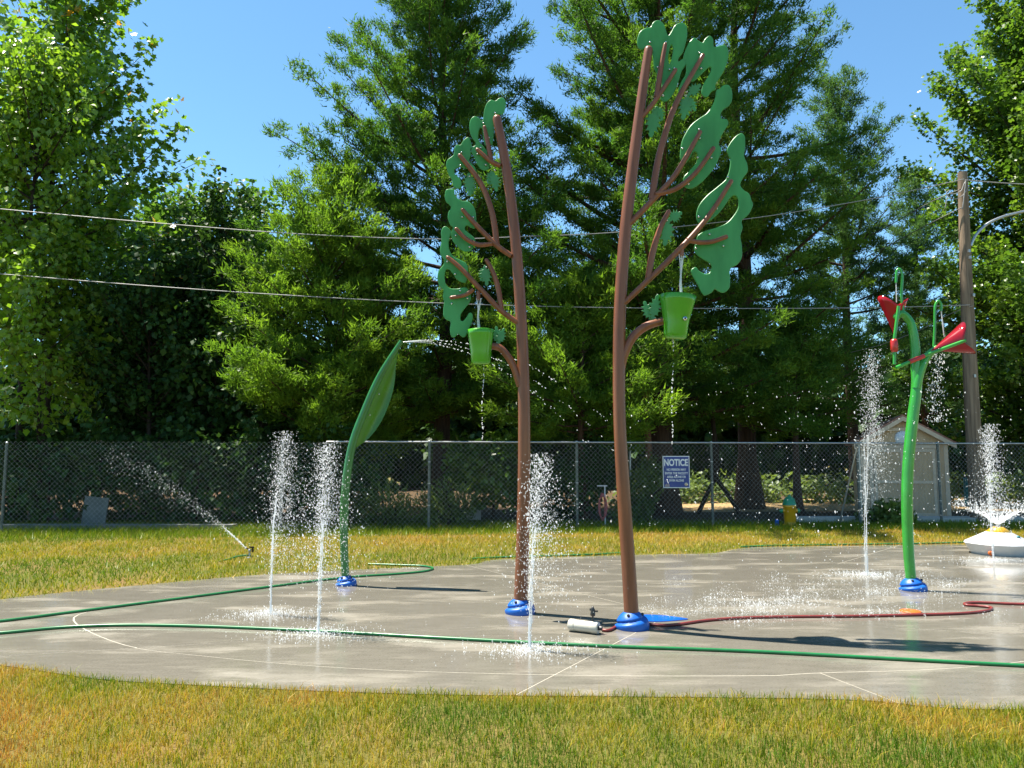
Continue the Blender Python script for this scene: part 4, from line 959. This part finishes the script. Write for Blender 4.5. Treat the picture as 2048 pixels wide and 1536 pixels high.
b.box(h0 + Vector((0.02, 0, 0.088)), (0.05, 0.012, 0.012)); b.box(h0 + Vector((-0.01, 0.012, 0.1)), (0.03, 0.03, 0.014)); link('sprinkler_head', b.mesh('sprinkler_head', M['black']), wp)
b = MB(); b.tube([pb + dv * 0.015, pb + dv * 0.05], 0.018, 12); link('hose_coupling', b.mesh('hose_coupling', M['black']), wp)

oc = gnd(1821, 1223.5)
b = MB(); b.lathe([(0.095, -0.002), (0.098, 0.006), (0.09, 0.012), (0.03, 0.016), (0.012, 0.016), (0.01, 0.008), (0.001, 0.008)], oc, 32)
tag(link('floor_nozzle', b.mesh('floor_nozzle', M['orange'])), 'flat round orange nozzle cap on the concrete beside the red hose', 'floor nozzle')
bl = crom([gnd(px, py) for px, py in [(1232, 1241), (1250, 1234), (1285, 1230.5), (1320, 1231.5), (1352, 1235), (1376, 1239), (1352, 1242), (1318, 1244), (1280, 1243.5), (1250, 1244)]], 4, True)  # flat raised blue shape lying on the slab
tess = tessellate_polygon([[Vector((p[0], p[1], 0)) for p in bl]]); b = MB(); L_ = len(bl)
b.add([(p[0], p[1], 0.007) for p in bl], tess); b.add([(p[0], p[1], 0.007) for p in bl] + [(p[0], p[1], -0.002) for p in bl], [(k, (k + 1) % L_, (k + 1) % L_ + L_, k + L_) for k in range(L_)])
tag(link('floor_patch', b.mesh('floor_patch', M['bluefloor'])), 'flat glossy blue patch on the concrete behind the taller spray tree', 'floor inlay')

# ================================================================= hoses
def hose(name, pts, r, m, label, z=None, cat='hose'):
    P = [Vector(p) for p in crom([tuple(gnd(px, py) + Vector((0, 0, r if z is None else z))) for px, py in pts], 8)]
    b = MB(); b.tube(P, r, 8); return tag(link(name, b.mesh(name, M[m])), label, cat)
hose('garden_hose', [(-160, 1262), (0, 1245), (150, 1226), (400, 1194), (560, 1173), (690, 1157), (790, 1150), (845, 1145), (866, 1139), (848, 1134), (800, 1132), (737, 1130)], 0.0135, 'greenhose', 'green garden hose bending round behind the leaf sprayer')
hose('garden_hose', [(-160, 1280), (0, 1269), (120, 1258), (220, 1253.5), (320, 1253.5), (450, 1257), (650, 1266), (900, 1280), (1200, 1295), (1500, 1306), (1800, 1322), (2048, 1335), (2250, 1345), (2700, 1362), (3100, 1366)], 0.0135, 'greenhose', 'long green garden hose crossing the pad past the white pipe')
hose('garden_hose', [(945, 1119), (1000, 1116), (1100, 1113), (1190, 1110), (1245, 1107)], 0.0135, 'greenhose', 'short green hose along the grass edge between the spray trees', z=0.012)
hose('garden_hose', [(1480, 1095), (1560, 1092), (1700, 1090), (1850, 1088), (1940, 1085.5), (2060, 1082)], 0.0135, 'greenhose', 'green hose along the pad edge in front of the shed', z=0.012)
hose('water_hose', [(1204, 1263), (1216, 1264), (1228, 1259), (1246, 1247), (1268, 1246), (1300, 1252), (1330, 1253.5), (1362, 1251), (1420, 1243), (1500, 1238), (1600, 1236), (1720, 1235), (1850, 1232), (1930, 1229), (1974, 1224), (1983, 1218), (1958, 1214.5), (1932, 1212.5), (1932, 1209), (1960, 1207.5), (2050, 1211), (2250, 1214), (2700, 1212), (3000, 1222)], 0.0135, 'redhose', 'dull red water hose snaking from the white pipe across the pad')

# grass sprinkler
g = gnd(499, 1116, GZ)
sp = thing('lawn_sprinkler', g, 'small impact sprinkler standing in the lawn near the fence', 'sprinkler')
b = MB(); b.lathe([(0.05, 0), (0.05, 0.015), (0.018, 0.02), (0.016, 0.09), (0.022, 0.1), (0.022, 0.13), (0.001, 0.13)], g, 12); link('body', b.mesh('body', M['steel']), sp)
b = MB(); b.tube([g + Vector((0.02, 0, 0.115)), g + Vector((-0.06, 0.0, 0.15))], [0.014, 0.009], 10); b.box(g + Vector((0.03, 0, 0.16)), (0.07, 0.012, 0.02)); b.box(g + Vector((0.045, 0, 0.12)), (0.02, 0.03, 0.06)); link('sprinkler_head', b.mesh('sprinkler_head', M['bark']), sp)
P = [Vector(p) for p in crom([tuple(g + Vector(v)) for v in ((0.06, 0, 0.02), (-0.03, -0.01, 0.04), (-0.14, -0.06, 0.035), (-0.24, -0.22, 0.01), (-0.3, -0.4, 0.0))], 6)]
b = MB(); b.tube(P, 0.012, 8); link('hose_end', b.mesh('hose_end', M['greenhose']), sp)

# ================================================================= hydrant
hp = gnd(1573, 1056, GZ); hy = hp.y + 0.55; hp = Vector((xat(1573, hy), hy, GZ))
hd = thing('fire_hydrant', hp, 'yellow fire hydrant with a green bonnet behind the fence', 'hydrant')
b = MB(); b.lathe([(0.16, 0), (0.16, 0.03), (0.125, 0.035), (0.122, 0.10), (0.13, 0.11), (0.13, 0.40), (0.145, 0.41), (0.145, 0.45), (0.12, 0.46)], hp, 20); link('barrel', b.mesh('barrel', M['yellow']), hd)
b = MB(); b.lathe([(0.15, 0.455), (0.15, 0.48), (0.135, 0.50), (0.12, 0.57), (0.085, 0.62), (0.04, 0.645), (0.03, 0.65), (0.03, 0.68), (0.001, 0.68)], hp, 20); link('bonnet', b.mesh('bonnet', M['hydgreen']), hd)
for dx, dy, nm in ((-1, 0, 'hose_outlet'), (1, 0, 'hose_outlet')):
    ax = Vector((dx, dy, 0)); r_ = 0.055 if dx else 0.075
    b = MB(); b.tube([hp + Vector((0, 0, 0.33)) + ax * 0.10, hp + Vector((0, 0, 0.33)) + ax * 0.17], r_ * 0.85, 14); o = link(nm, b.mesh(nm, M['yellow']), hd)
    b = MB(); b.tube([hp + Vector((0, 0, 0.33)) + ax * 0.165, hp + Vector((0, 0, 0.33)) + ax * 0.20, hp + Vector((0, 0, 0.33)) + ax * 0.23], [r_, r_, r_ * 0.4], 14); link('outlet_cap', b.mesh('outlet_cap', M['hydgreen']), o)
q = Vector((xat(1547, hy - 0.2), hy - 0.2, GZ)); b = MB(); b.lathe([(0.045, 0), (0.05, 0.01), (0.042, 0.12), (0.05, 0.14), (0.03, 0.15), (0.025, 0.16), (0.001, 0.16)], q, 14, mod=lambda r, z, th: r * (1 + 0.06 * math.sin(4 * th)))
tag(link('valve_cap', b.mesh('valve_cap', M['blue'])), 'small blue valve cap in the grass beside the hydrant', 'valve cap')

# ================================================================= shed
SC = Vector((xat(1804, 18.9), 18.9, 0)); rz = Matrix.Rotation(math.radians(-19), 3, 'Z')
sh_ = thing('garden_shed', SC + Vector((0, 0, GZ)), 'tan wooden garden shed with a reddish shingle roof behind the fence', 'shed')
def S(x, y, z): return SC + rz @ Vector((x, y, z))
wS, dS, hS, rS = 1.96, 2.1, 1.90, 2.50
b = MB()
h2 = wS / 2
pts = [(-h2, 0, 0), (h2, 0, 0), (h2, 0, hS), (0, 0, rS), (-h2, 0, hS)]
b.add([S(*p) for p in pts] + [S(p[0], dS, p[2]) for p in pts], [(0, 1, 2, 3, 4), (9, 8, 7, 6, 5), (0, 4, 9, 5), (1, 6, 7, 2), (0, 5, 6, 1)])
link('wall', b.mesh('wall', M['siding']), sh_)
for sx_ in (-1, 1):
    b = MB(); e = 0.16; sl = (rS - hS) / h2
    x0, z0_ = 0.0, rS + 0.02; x1, z1 = sx_ * (h2 + e), hS - sl * e + 0.02
    vs = [S(x0, -0.14, z0_), S(x1, -0.14, z1), S(x1, dS + 0.14, z1), S(x0, dS + 0.14, z0_)]
    b.add(vs + [v + Vector((0, 0, 0.05)) for v in vs], [(0, 1, 2, 3), (7, 6, 5, 4), (0, 4, 5, 1), (1, 5, 6, 2), (2, 6, 7, 3), (3, 7, 4, 0)])
    rf = link('roof', b.mesh('roof', M['shingle']), sh_)
    for k in range(7):           # shingle courses
        t0, t1_ = k / 7, (k + 1) / 7 + 0.02
        bb = MB(); lift = 0.05
        q = [S(x0 + (x1 - x0) * t, yy, z0_ + (z1 - z0_) * t + lift + (0.016 if t == t1_ else 0.003)) for t in (t0, t1_) for yy in (-0.15, dS + 0.15)]
        q2 = [v - Vector((0, 0, 0.02)) for v in q[2:]]
        bb.add(q + q2, [(0, 1, 3, 2), (2, 3, 5, 4)]); link('shingle_course', bb.mesh('shingle_course', M['shingle']), rf)
    # barge board
    b = MB(); a_, c_ = S(sx_ * 0.0, -0.155, rS + 0.02), S(x1, -0.155, z1); dn = Vector((0, 0, -0.11))
    th_ = rz @ Vector((0, -0.02, 0)); vs = [a_, c_, c_ + dn, a_ + dn]; b.add(vs + [v + th_ for v in vs], [(0, 1, 2, 3), (7, 6, 5, 4), (0, 4, 5, 1), (1, 5, 6, 2), (2, 6, 7, 3), (3, 7, 4, 0)])
    link('barge_board', b.mesh('barge_board', M['shedtrim']), sh_)
def sbox(x0, x1, z0_, z1, y, t, m, name, parent=None):
    b = MB(); b.box(S((x0 + x1) / 2, y, (z0_ + z1) / 2), (x1 - x0, t, z1 - z0_), rz); return link(name, b.mesh(name, M[m]), parent or sh_)
sbox(-0.36, 0.36, 2.16, 2.24, -0.02, 0.04, 'shedtrim', 'gable_trim')
for x in (-0.93, -0.75, 0.75, 0.93): sbox(x - 0.045, x + 0.045, 0.0, hS - 0.02, -0.012 if abs(x) > 0.9 else -0.022, 0.024, 'shedtrim', 'corner_trim')
sbox(-0.80, 0.80, 1.72, 1.80, -0.03, 0.035, 'shedtrim', 'door_header')
for s_ in (-1, 1):
    x0, x1 = (-0.69, -0.012) if s_ < 0 else (0.012, 0.69)
    dr = sbox(x0, x1, 0.06, 1.71, -0.018, 0.03, 'siding', 'door')
    for (a0, a1, z0_, z1) in ((x0, x0 + 0.07, 0.06, 1.71), (x1 - 0.07, x1, 0.06, 1.71), (x0 + 0.07, x1 - 0.07, 0.06, 0.14), (x0 + 0.07, x1 - 0.07, 0.86, 0.93), (x0 + 0.07, x1 - 0.07, 1.63, 1.71)):
        sbox(a0, a1, z0_, z1, -0.042, 0.02, 'shedtrim', 'door_trim', dr)
b = MB(); b.lathe([(0.001, 0.03), (0.17, 0.03), (0.185, 0.0), (0.19, -0.01)], S(0, -0.012, 1.98), 28, rz @ Matrix.Rotation(math.pi / 2, 3, 'X')); link('round_vent', b.mesh('round_vent', M['signwhite']), sh_)
for s_ in (-1, 1):
    b = MB(); b.box(S(s_ * (h2 + 0.10), 0.0, hS - 0.06), (0.16, 0.10, 0.10), rz); link('eave_return', b.mesh('eave_return', M['shedtrim']), sh_)

# kerb slabs
b = MB(); b.box((xat(1900, 18.0), 18.05, GZ + 0.05), (3.2, 0.55, 0.12)); tag(link('concrete_kerb', b.mesh('concrete_kerb', M['kerb'])), 'pale low concrete kerb between the shed and the utility pole', 'kerb')
b = MB(); b.box((xat(1650, 17.9), 17.95, GZ + 0.06), (1.6, 0.25, 0.13)); tag(link('concrete_kerb', b.mesh('concrete_kerb', M['kerb'])), 'shaded low concrete kerb behind the leaning fence brace', 'kerb')
b = MB(); b.box((xat(940, 18.6), 18.6, GZ + 0.13), (0.5, 0.4, 0.26), Matrix.Rotation(0.2, 3, 'Z')); tag(link('stone_block', b.mesh('stone_block', M['kerb'])), 'pale stone block lying under the glossy-leaved shrub', 'stone')
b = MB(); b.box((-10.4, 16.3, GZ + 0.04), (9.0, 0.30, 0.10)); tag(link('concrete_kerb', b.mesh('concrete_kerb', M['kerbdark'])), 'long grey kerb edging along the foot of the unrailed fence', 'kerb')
p = at(190, 1028, 16.7); b = MB(); b.box((p.x, p.y, 0.33), (0.52, 0.03, 0.62), Matrix.Rotation(0.1, 3, 'Y')); tag(link('pale_board', b.mesh('pale_board', M['shadedboard'])), 'pale square board darkened as if in shade, leaning in the hedge behind the unrailed fence', 'board')
# red hose reel post
rp_ = Vector((xat(1208, 16.9), 16.9, GZ))
hr = thing('hose_stand', rp_, 'faded red hose hung on a small white stand behind the fence', 'hose stand')
b = MB(); b.tube([rp_, rp_ + Vector((0, 0, 0.86)), rp_ + Vector((0.01, 0, 0.88))], 0.014, 8); b.box(rp_ + Vector((-0.06, 0, 0.88)), (0.22, 0.05, 0.02)); link('post', b.mesh('post', M['signwhite']), hr)
for k in range(4):
    c = rp_ + Vector((-0.06, -0.03 - 0.02 * k, 0.42)); P = [c + Vector(((0.055 + 0.012 * k) * math.sin(a), 0, (0.30 - 0.02 * k) * math.cos(a))) for a in np.linspace(0, 2 * math.pi, 20)]
    b = MB(); b.tube(P, 0.016, 6); link('hose_loop', b.mesh('hose_loop', mat('faded_red_hose', (0.42, 0.10, 0.10), scale=10, rough=0.5) if k == 0 else bpy.data.materials['faded_red_hose']), hr)
p = Vector((xat(1259, 18.4), 18.4, GZ)); b = MB(); b.tube([p, p + Vector((0, 0, 2.1))], 0.025, 8); tag(link('grey_pipe', b.mesh('grey_pipe', M['steel'])), 'thin grey upright pipe in front of the reddish trunk', 'pipe')
# reddish second trunk, forked dead limb near the notice sign
p = Vector((xat(1294, 19.6), 19.6, GZ))
b = MB(); b.tube(crom([tuple(p), tuple(p + Vector((0.03, 0, 1.5))), tuple(p + Vector((-0.05, 0, 3.4)))], 4), 0.09, 10); tag(link('tree_stump', b.mesh('tree_stump', mat('red_brown_bark', (0.22, 0.10, 0.05), (0.13, 0.06, 0.03), scale=5, rough=0.85, bump=0.6, stretch=(3, 3, 0.4)))), 'narrow reddish trunk standing beside the thickest conifer', 'trunk')
p = Vector((xat(1428, 20.5), 20.5, GZ))
b = MB()
for tgt, r_ in (((-0.5, 0, -0.02), 0.06), ((0.66, 0.05, -0.02), 0.06)):
    b.tube(crom([tuple(p + Vector((0.0, 0, 0.95))), tuple(p + Vector((tgt[0] * 0.45, 0, 0.55))), tuple(p + Vector(tgt))], 4), r_, 8)
b.tube(crom([tuple(p + Vector((0, 0, 0.85))), tuple(p + Vector((0.02, 0, 1.8))), tuple(p + Vector((-0.1, 0, 3.4)))], 4), [0.09] * 5 + [0.06] * 4, 8)
tag(link('propped_trunk', b.mesh('propped_trunk', M['bark'])), 'slim dark trunk held by two slanting props beyond the fence post', 'trunk')
# drum
p = Vector((xat(1941, 23.5), 23.5, GZ)); b = MB(); R_ = 0.29
dr = thing('steel_drum', p, 'teal steel drum beside the foot of the utility pole', 'drum')
prof = []
for j in range(31):
    z = 0.88 * j / 30; rib = 0.012 * (math.exp(-((z - 0.3) / 0.02) ** 2) + math.exp(-((z - 0.58) / 0.02) ** 2) + math.exp(-((z - 0.87) / 0.015) ** 2) + math.exp(-((z - 0.01) / 0.015) ** 2)); prof.append((R_ + rib, z))
b.lathe(prof + [(R_ - 0.02, 0.88), (R_ - 0.02, 0.84), (0.001, 0.84)], p, 28); link('shell', b.mesh('shell', M['teal']), dr)

# ================================================================= utility pole, wires, lamp
pY = 17.9
pole_pts = [at(1925, 345, pY), at(1934, 600, pY), at(1946, 850, pY), at(1957, 1040, pY)]; pole_pts[-1].z = GZ - 0.05
up_ = thing('utility_pole', (pole_pts[-1].x, pY, GZ), 'leaning weathered wooden utility pole with a curved lamp arm', 'utility pole')
b = MB(); q = crom([np.array([*p, w]) for p, w in zip(pole_pts[::-1], (0.175, 0.165, 0.14, 0.105))], 6); b.tube([Vector(a[:3]) for a in q], [a[3] for a in q], 18); link('shaft', b.mesh('shaft', M['pole']), up_)
pipe([(1941, 492), (1952, 470), (1975, 448), (2005, 434), (2035, 426), (2060, 420)], [6, 6, 6, 6, 6, 6], pY - 0.05, 'lamp_arm', up_, 'steel', 0.0)
pl = at(2078, 416, pY - 0.05); b = MB(); b.lathe([(0.02, -0.36), (0.07, -0.30), (0.10, -0.05), (0.13, 0.12), (0.10, 0.28), (0.03, 0.34), (0.001, 0.345)], pl, 16, Matrix.Rotation(math.radians(84), 3, 'Y'), mod=None); link('lamp_head', b.mesh('lamp_head', M['white']), up_)
for px, py in ((1938, 502), (1940, 515), (1947, 590), (1949, 752)):
    q = at(px, py, pY - 0.16); b = MB(); b.box(q, (0.05, 0.05, 0.07)); link('bracket', b.mesh('bracket', M['steel']), up_)
for k, pts in enumerate([[(1932, 362), (1928, 368), (1922, 382), (1908, 388), (1898, 386)], [(1938, 372), (1926, 390), (1910, 398), (1896, 392), (1894, 384), (1902, 380)], [(1896, 392), (1893, 402), (1890, 416)], [(1925, 418), (1932, 360)]]):
    P = crom([tuple(at(a, c, pY - 0.17 - 0.02 * k)) for a, c in pts], 6); b = MB(); b.tube([Vector(a) for a in P], 0.011, 6); link('drop_wire', b.mesh('drop_wire', M['cable']), up_)
def wire(pts, r, m, label):
    P = [Vector(a) for a in crom([tuple(at(px, py, Y)) for px, py, Y in pts], 10)]; b = MB(); b.tube(P, r, 6); return tag(link('power_line', b.mesh('power_line', M[m])), label, 'cable')
wire([(-220, 400, 15.6), (0, 418, 15.9), (300, 445, 16.2), (600, 468, 16.5), (870, 478, 16.8), (1050, 473, 17.0), (1240, 464, 17.2), (1500, 437, 17.5), (1730, 400, 17.7), (1880, 369, 17.8), (1928, 358, 17.75)], 0.0105, 'cable', 'upper grey cable sagging from the pole top past both spray trees')
wire([(-220, 532, 15.6), (0, 548, 15.9), (300, 572, 16.2), (600, 592, 16.5), (900, 607, 16.8), (1200, 615, 17.1), (1500, 617, 17.4), (1760, 615, 17.6), (1940, 610, 17.7)], 0.0105, 'cable', 'lower grey cable running level behind the buckets to the pole')
wire([(1930, 360, 17.7), (1990, 365, 17.8), (2060, 369, 17.9), (2260, 378, 18.2)], 0.0125, 'cable', 'grey cable leaving the pole top above the lamp arm')
wire([(1922, 378, 17.75), (1860, 405, 18.2), (1780, 450, 19.0), (1690, 497, 20.2), (1600, 540, 22)], 0.012, 'cabledark', 'upper black cable slanting down from the pole into the conifers')
wire([(1924, 415, 17.75), (1850, 452, 18.2), (1760, 500, 19.0), (1670, 545, 20.2), (1580, 585, 22)], 0.012, 'cabledark', 'lower black cable slanting down from the pole into the conifers')
wire([(1945, 612, 17.7), (1900, 628, 18.2), (1840, 660, 19.0), (1760, 690, 20), (1700, 705, 21)], 0.009, 'cable', 'thin grey service cable slanting behind the flower sprayer')

# ================================================================= water
OCT = (np.array([[1, 0, 0], [-1, 0, 0], [0, 1, 0], [0, -1, 0], [0, 0, 1], [0, 0, -1]], float), np.array([[0, 2, 4], [2, 1, 4], [1, 3, 4], [3, 0, 4], [2, 0, 5], [1, 2, 5], [3, 1, 5], [0, 3, 5]]))
def drops(name, P, r, D=None, st=None, parent=None):
    P = np.asarray(P, float); n = len(P); T, F = OCT; rg_ = np.random.default_rng(n)
    if D is None: D = rg_.normal(0, 0.25, (n, 3)) + np.array([0, 0, 1.0])
    if st is None: st = rg_.uniform(1.0, 2.2, n)
    D = unit(D); X = unit(np.cross(D, np.array([0.31, 0.9, 0.2]))); Z = np.cross(X, D)
    V = P[:, None, :] + r[:, None, None] * (T[None, :, 0:1] * X[:, None] + T[None, :, 1:2] * Z[:, None] + T[None, :, 2:3] * D[:, None] * st[:, None, None])
    V[..., 2] = np.maximum(V[..., 2], 0.001)
    FF = (F[None] + (np.arange(n) * 6)[:, None, None]).reshape(-1, 3)
    o = link(name, mesh_np(name, V.reshape(-1, 3), FF, M['water'], smooth=True), parent); o['kind'] = 'stuff'; return o

def jet(px, base_y, top, label, seed, spread=0.28, n=3800, r0=0.018, size=(0.0017, 0.0042), fall=0.7, base=None):
    r = np.random.default_rng(seed); b0 = gnd(px, base_y) if base is None else base; tp = at(top[0], top[1], b0.y); H = tp.z
    root = thing('water_jet', b0, label, 'water jet', 'upright water jets on the pad')
    B0 = np.array(b0); ax = np.array([(tp.x - b0.x), 0, 0])
    # rising ropes of water
    for k in range(3):
        ph = r.uniform(0, 6.28); q = []
        for t in np.linspace(0, 0.62, 22):
            w = r0 * (0.35 + 0.9 * t); q.append(B0 + ax * t ** 2 + np.array([w * math.cos(ph + 5 * t), w * math.sin(ph + 5 * t), H * t]) + r.normal(0, 0.006, 3) * (0.15 + t))
        rad = np.abs(r.normal(0.0040, 0.0022, len(q))) * np.linspace(1.3, 0.5, len(q)) + 0.0004
        m_ = MB(); m_.tube([Vector(v) for v in q], list(rad), 6); link('stream', m_.mesh('stream', M['water']), root)
    # rising core droplets
    a = int(n * 0.40); t = r.beta(1.8, 1.15, a); sp_ = r0 * (0.45 + 2.6 * t ** 1.5)
    P1 = B0 + ax * (t ** 2)[:, None] + np.stack([r.normal(0, 1, a) * sp_, r.normal(0, 1, a) * sp_, H * t], 1)
    # falling veil: thrown up and out, caught on the way down
    c = n - a; hmax = H * (1 - 0.42 * r.uniform(0, 1, c) ** 1.3); u = r.uniform(0, 1, c) ** 0.7; th = r.uniform(0, 6.28, c); v = np.abs(r.normal(0, 0.5, c)) + 0.12
    z = hmax * (1 - u ** 2 * fall); rad = spread * v * (0.25 + u) * 0.8
    P2 = B0 + ax * 0.9 + np.stack([rad * np.cos(th) + 0.10 * spread * u, rad * np.sin(th), z], 1)
    PP = np.concatenate([P1, P2]); rr = np.exp(r.normal(math.log((size[0] * size[1]) ** 0.5), 0.34, len(PP)))
    drops('droplets', PP, np.clip(rr, 0.0016, 0.011), parent=root)
    # splash ring on the concrete
    m2 = 750; th = r.uniform(0, 6.28, m2); R_ = np.abs(r.normal(0, 0.20, m2)) + 0.02; z = np.abs(r.normal(0, 0.018, m2)) * np.exp(-R_ * 2) + 0.002
    drops('splash', B0 + np.stack([R_ * np.cos(th) * 1.5, R_ * np.sin(th), z], 1), r.uniform(0.002, 0.0055, m2), parent=root)
    return root
jet(540, 1229, (572, 862), 'leaning white water jet beside the lawn sprinkler', 71, spread=0.40)
jet(637, 1267, (652, 885), 'white water jet rising in front of the leaf sprayer', 72, spread=0.46, n=4600)
jet(1060, 1300, (1082, 905), 'white water jet in front of the smaller spray tree', 73, spread=0.44, n=3800)
jet(1734, 1150, (1745, 697), 'tallest white water jet beside the flower sprayer', 74, spread=0.26, n=3600, r0=0.03, fall=0.5)
jet(1987, 1122, (1978, 848), 'white water jet rising in front of the cone sprayer', 75, spread=0.36, n=3400, r0=0.022, size=(0.0025, 0.006))

def spray(name, label, P, r, D=None, st=None, cat='water spray', ropes=()):
    P = np.asarray(P); root = thing(name, tuple(P.mean(0) * np.array([1, 1, 0])), label, cat)
    drops('droplets', P, r, D, st, parent=root)
    for q, w in ropes:
        m_ = MB(); m_.tube([Vector(v) for v in q], w, 6); link('stream', m_.mesh('stream', M['water']), root)
    return root
r = np.random.default_rng(90)
# fan thrown by the cone sprayer
n = 1700; th = r.uniform(0, 6.28, n); t = r.uniform(0, 1, n) ** 1.1; el = np.radians(r.normal(42, 5, n)); R_ = 0.85 * t
P = np.array([CX, CYY, zt + 0.02]) + np.stack([R_ * np.cos(th) * np.cos(el), R_ * np.sin(th) * np.cos(el), R_ * np.sin(el) - 0.28 * R_ ** 2 + r.normal(0, 0.02, n) * R_], 1)
ropes = []
for k in range(22):
    a = k * 2 * math.pi / 22 + 0.1; e = math.radians(41); q = [(CX + s_ * math.cos(a) * math.cos(e), CYY + s_ * math.sin(a) * math.cos(e), zt + 0.02 + s_ * math.sin(e) - 0.25 * s_ * s_) for s_ in np.linspace(0.02, 0.42, 7)]; ropes.append((q, [0.006, 0.0055, 0.005, 0.0045, 0.004, 0.0035, 0.002]))
spray('cone_spray', 'funnel of fine water thrown up by the white cone sprayer', P, np.exp(r.normal(math.log(0.0048), 0.35, n)), ropes=ropes)
# arcs from the leaf sprayer
P, D, ropes = [], [], []
o = np.array(at(806, 684, Y3))
for k, (vx, vz, vy) in enumerate(((2.95, 0.35, -0.4), (2.8, 0.18, -0.42), (2.65, 0.05, -0.38))):
    f_ = lambda t: o + np.array([vx * t, vy * t, vz * t - 1.85 * t * t])
    ropes.append(([f_(t) for t in np.linspace(0, 0.13, 6)], [0.005, 0.0045, 0.004, 0.0035, 0.003, 0.002]))
    for t in np.sort(np.concatenate([r.uniform(0.06, 0.62, 62), r.uniform(0.6, 1.1, 22)])):
        P.append(f_(t) + r.normal(0, 0.012 * (0.15 + t), 3)); D.append((vx, vy, vz - 3.7 * t))
P, D = np.array(P), np.array(D); ok = P[:, 2] > 0.02; P, D = P[ok], D[ok]
spray('leaf_spray', 'three thin arcs of water shooting from the tip of the leaf sprayer', P, r.uniform(0.0035, 0.0065, len(P)), D, r.uniform(1, 2.2, len(P)), ropes=ropes)
# bucket feeds and drips
for (fx, fy0, fy1, dx, dy0, dy1, Y, lb) in ((1362, 513, 592, 1346, 679, 900, Y1 - 0.03, 'water running through the bolted lime bucket and dripping below'), (957, 600, 660, 966, 730, 890, Y2 - 0.03, 'water running through the plain lime bucket and dripping below')):
    ropes = []
    for k in range(3):
        q = [np.array(at(fx + (k - 1) * 3.2 * (1 - t) + 1.5 * math.sin(6 * t + k), fy0 + (fy1 - fy0) * t, Y)) for t in np.linspace(-0.06, 1.06, 10)]; ropes.append((q, list(np.abs(r.normal(0.0045, 0.0015, 10)) + 0.001)))
    dd = np.sort(r.uniform(0, 1, 46)); P = np.array([at(dx + 0.5 + 1.2 * math.sin(9 * t) - 3 * t, dy0 - 3 + (dy1 - dy0) * t, Y) for t in dd]) + r.normal(0, 0.003, (46, 3))
    spray('bucket_water', lb, P, r.uniform(0.0035, 0.0065, 46), None, r.uniform(1.2, 2.6, 46), ropes=ropes)
# flower sprayer streams and spill
ropes = [([np.array(P6(472 + 4 * t, 335 + 200 * t)) for t in np.linspace(-0.05, 1, 6)], [0.005] * 6), ([np.array(P6(934 + 28 * t, 625 + 250 * t)) for t in np.linspace(-0.05, 1, 6)], [0.007, 0.006, 0.006, 0.007, 0.006, 0.005])]
n = 420; P = np.stack([r.normal(880, 55, n), 1060 + 700 * r.uniform(0, 1, n) ** 1.2], 1); P = np.array([P6(x_, y_, Y4 + r.normal(0, 0.1)) for x_, y_ in P])
spray('flower_water', 'water pouring into and spilling from the red cups', P, np.exp(r.normal(math.log(0.0045), 0.35, n)), ropes=ropes)
# stray droplets over the pad
n = 1050; px = np.clip(r.normal(1720, 210, n), 1080, 2090); py = r.uniform(760, 1215, n); Y_ = r.uniform(7.2, 11.5, n)
P = np.array([at(a, b_, c_) for a, b_, c_ in zip(px, py, Y_)]); P = P[P[:, 2] > 0.05]
spray('stray_droplets', 'scattered drops flying over the wet concrete round the flower sprayer', P, np.exp(r.normal(math.log(0.0036), 0.4, len(P))), cat='droplets')['kind'] = 'stuff'
# splashing water on the slab
K = 130; kx = np.concatenate([r.normal(1600, 150, K // 2), r.normal(1470, 90, K // 4), r.normal(1790, 120, K - K // 2 - K // 4)]); ky = np.concatenate([r.normal(1198, 20, K // 2), r.normal(1222, 16, K // 4), r.normal(1168, 16, K - K // 2 - K // 4)])
n = 5200; ii = r.integers(0, K, n); px = kx[ii] + r.normal(0, 16, n); py = ky[ii] + r.normal(0, 4.5, n)
P = np.array([gnd(a, min(1265, max(1120, b_))) for a, b_ in zip(px, py)]); P[:, 2] = np.abs(r.normal(0, 0.02, len(P))) + 0.002
spray('ground_splash', 'white splashing drops on the concrete between the taller spray tree and flower sprayer', P, np.exp(r.normal(math.log(0.0023), 0.42, len(P))), cat='splash')['kind'] = 'stuff'
# lawn sprinkler throw
n = 900; t = np.clip(r.choice([0.08, 0.2, 0.36, 0.55, 0.72, 0.95], n) + r.normal(0, 0.075, n), 0.0, 1.1); st_ = np.array(g) + np.array([-0.06, 0, 0.15]); vx, vz, vy = -2.75, 1.95, 1.3
P = st_ + np.stack([vx * t, vy * t, vz * t - 0.5 * t ** 2], 1) + r.normal(0, 1, (n, 3)) * (0.008 + 0.075 * t ** 1.1)[:, None]
P[:, 2] -= np.abs(r.normal(0, 0.30, n)) * t ** 1.2 * (r.uniform(0, 1, n) < 0.6); P = P[P[:, 2] > 0.03]
q = [st_ + np.array([vx * a, vy * a, vz * a - 0.5 * a * a]) for a in np.linspace(0, 0.16, 5)]
spray('sprinkler_spray', 'fine spray rising from the lawn sprinkler towards the hedge', P, np.exp(r.normal(math.log(0.0032), 0.4, len(P))), ropes=[(q, [0.006, 0.007, 0.008, 0.007, 0.003])])
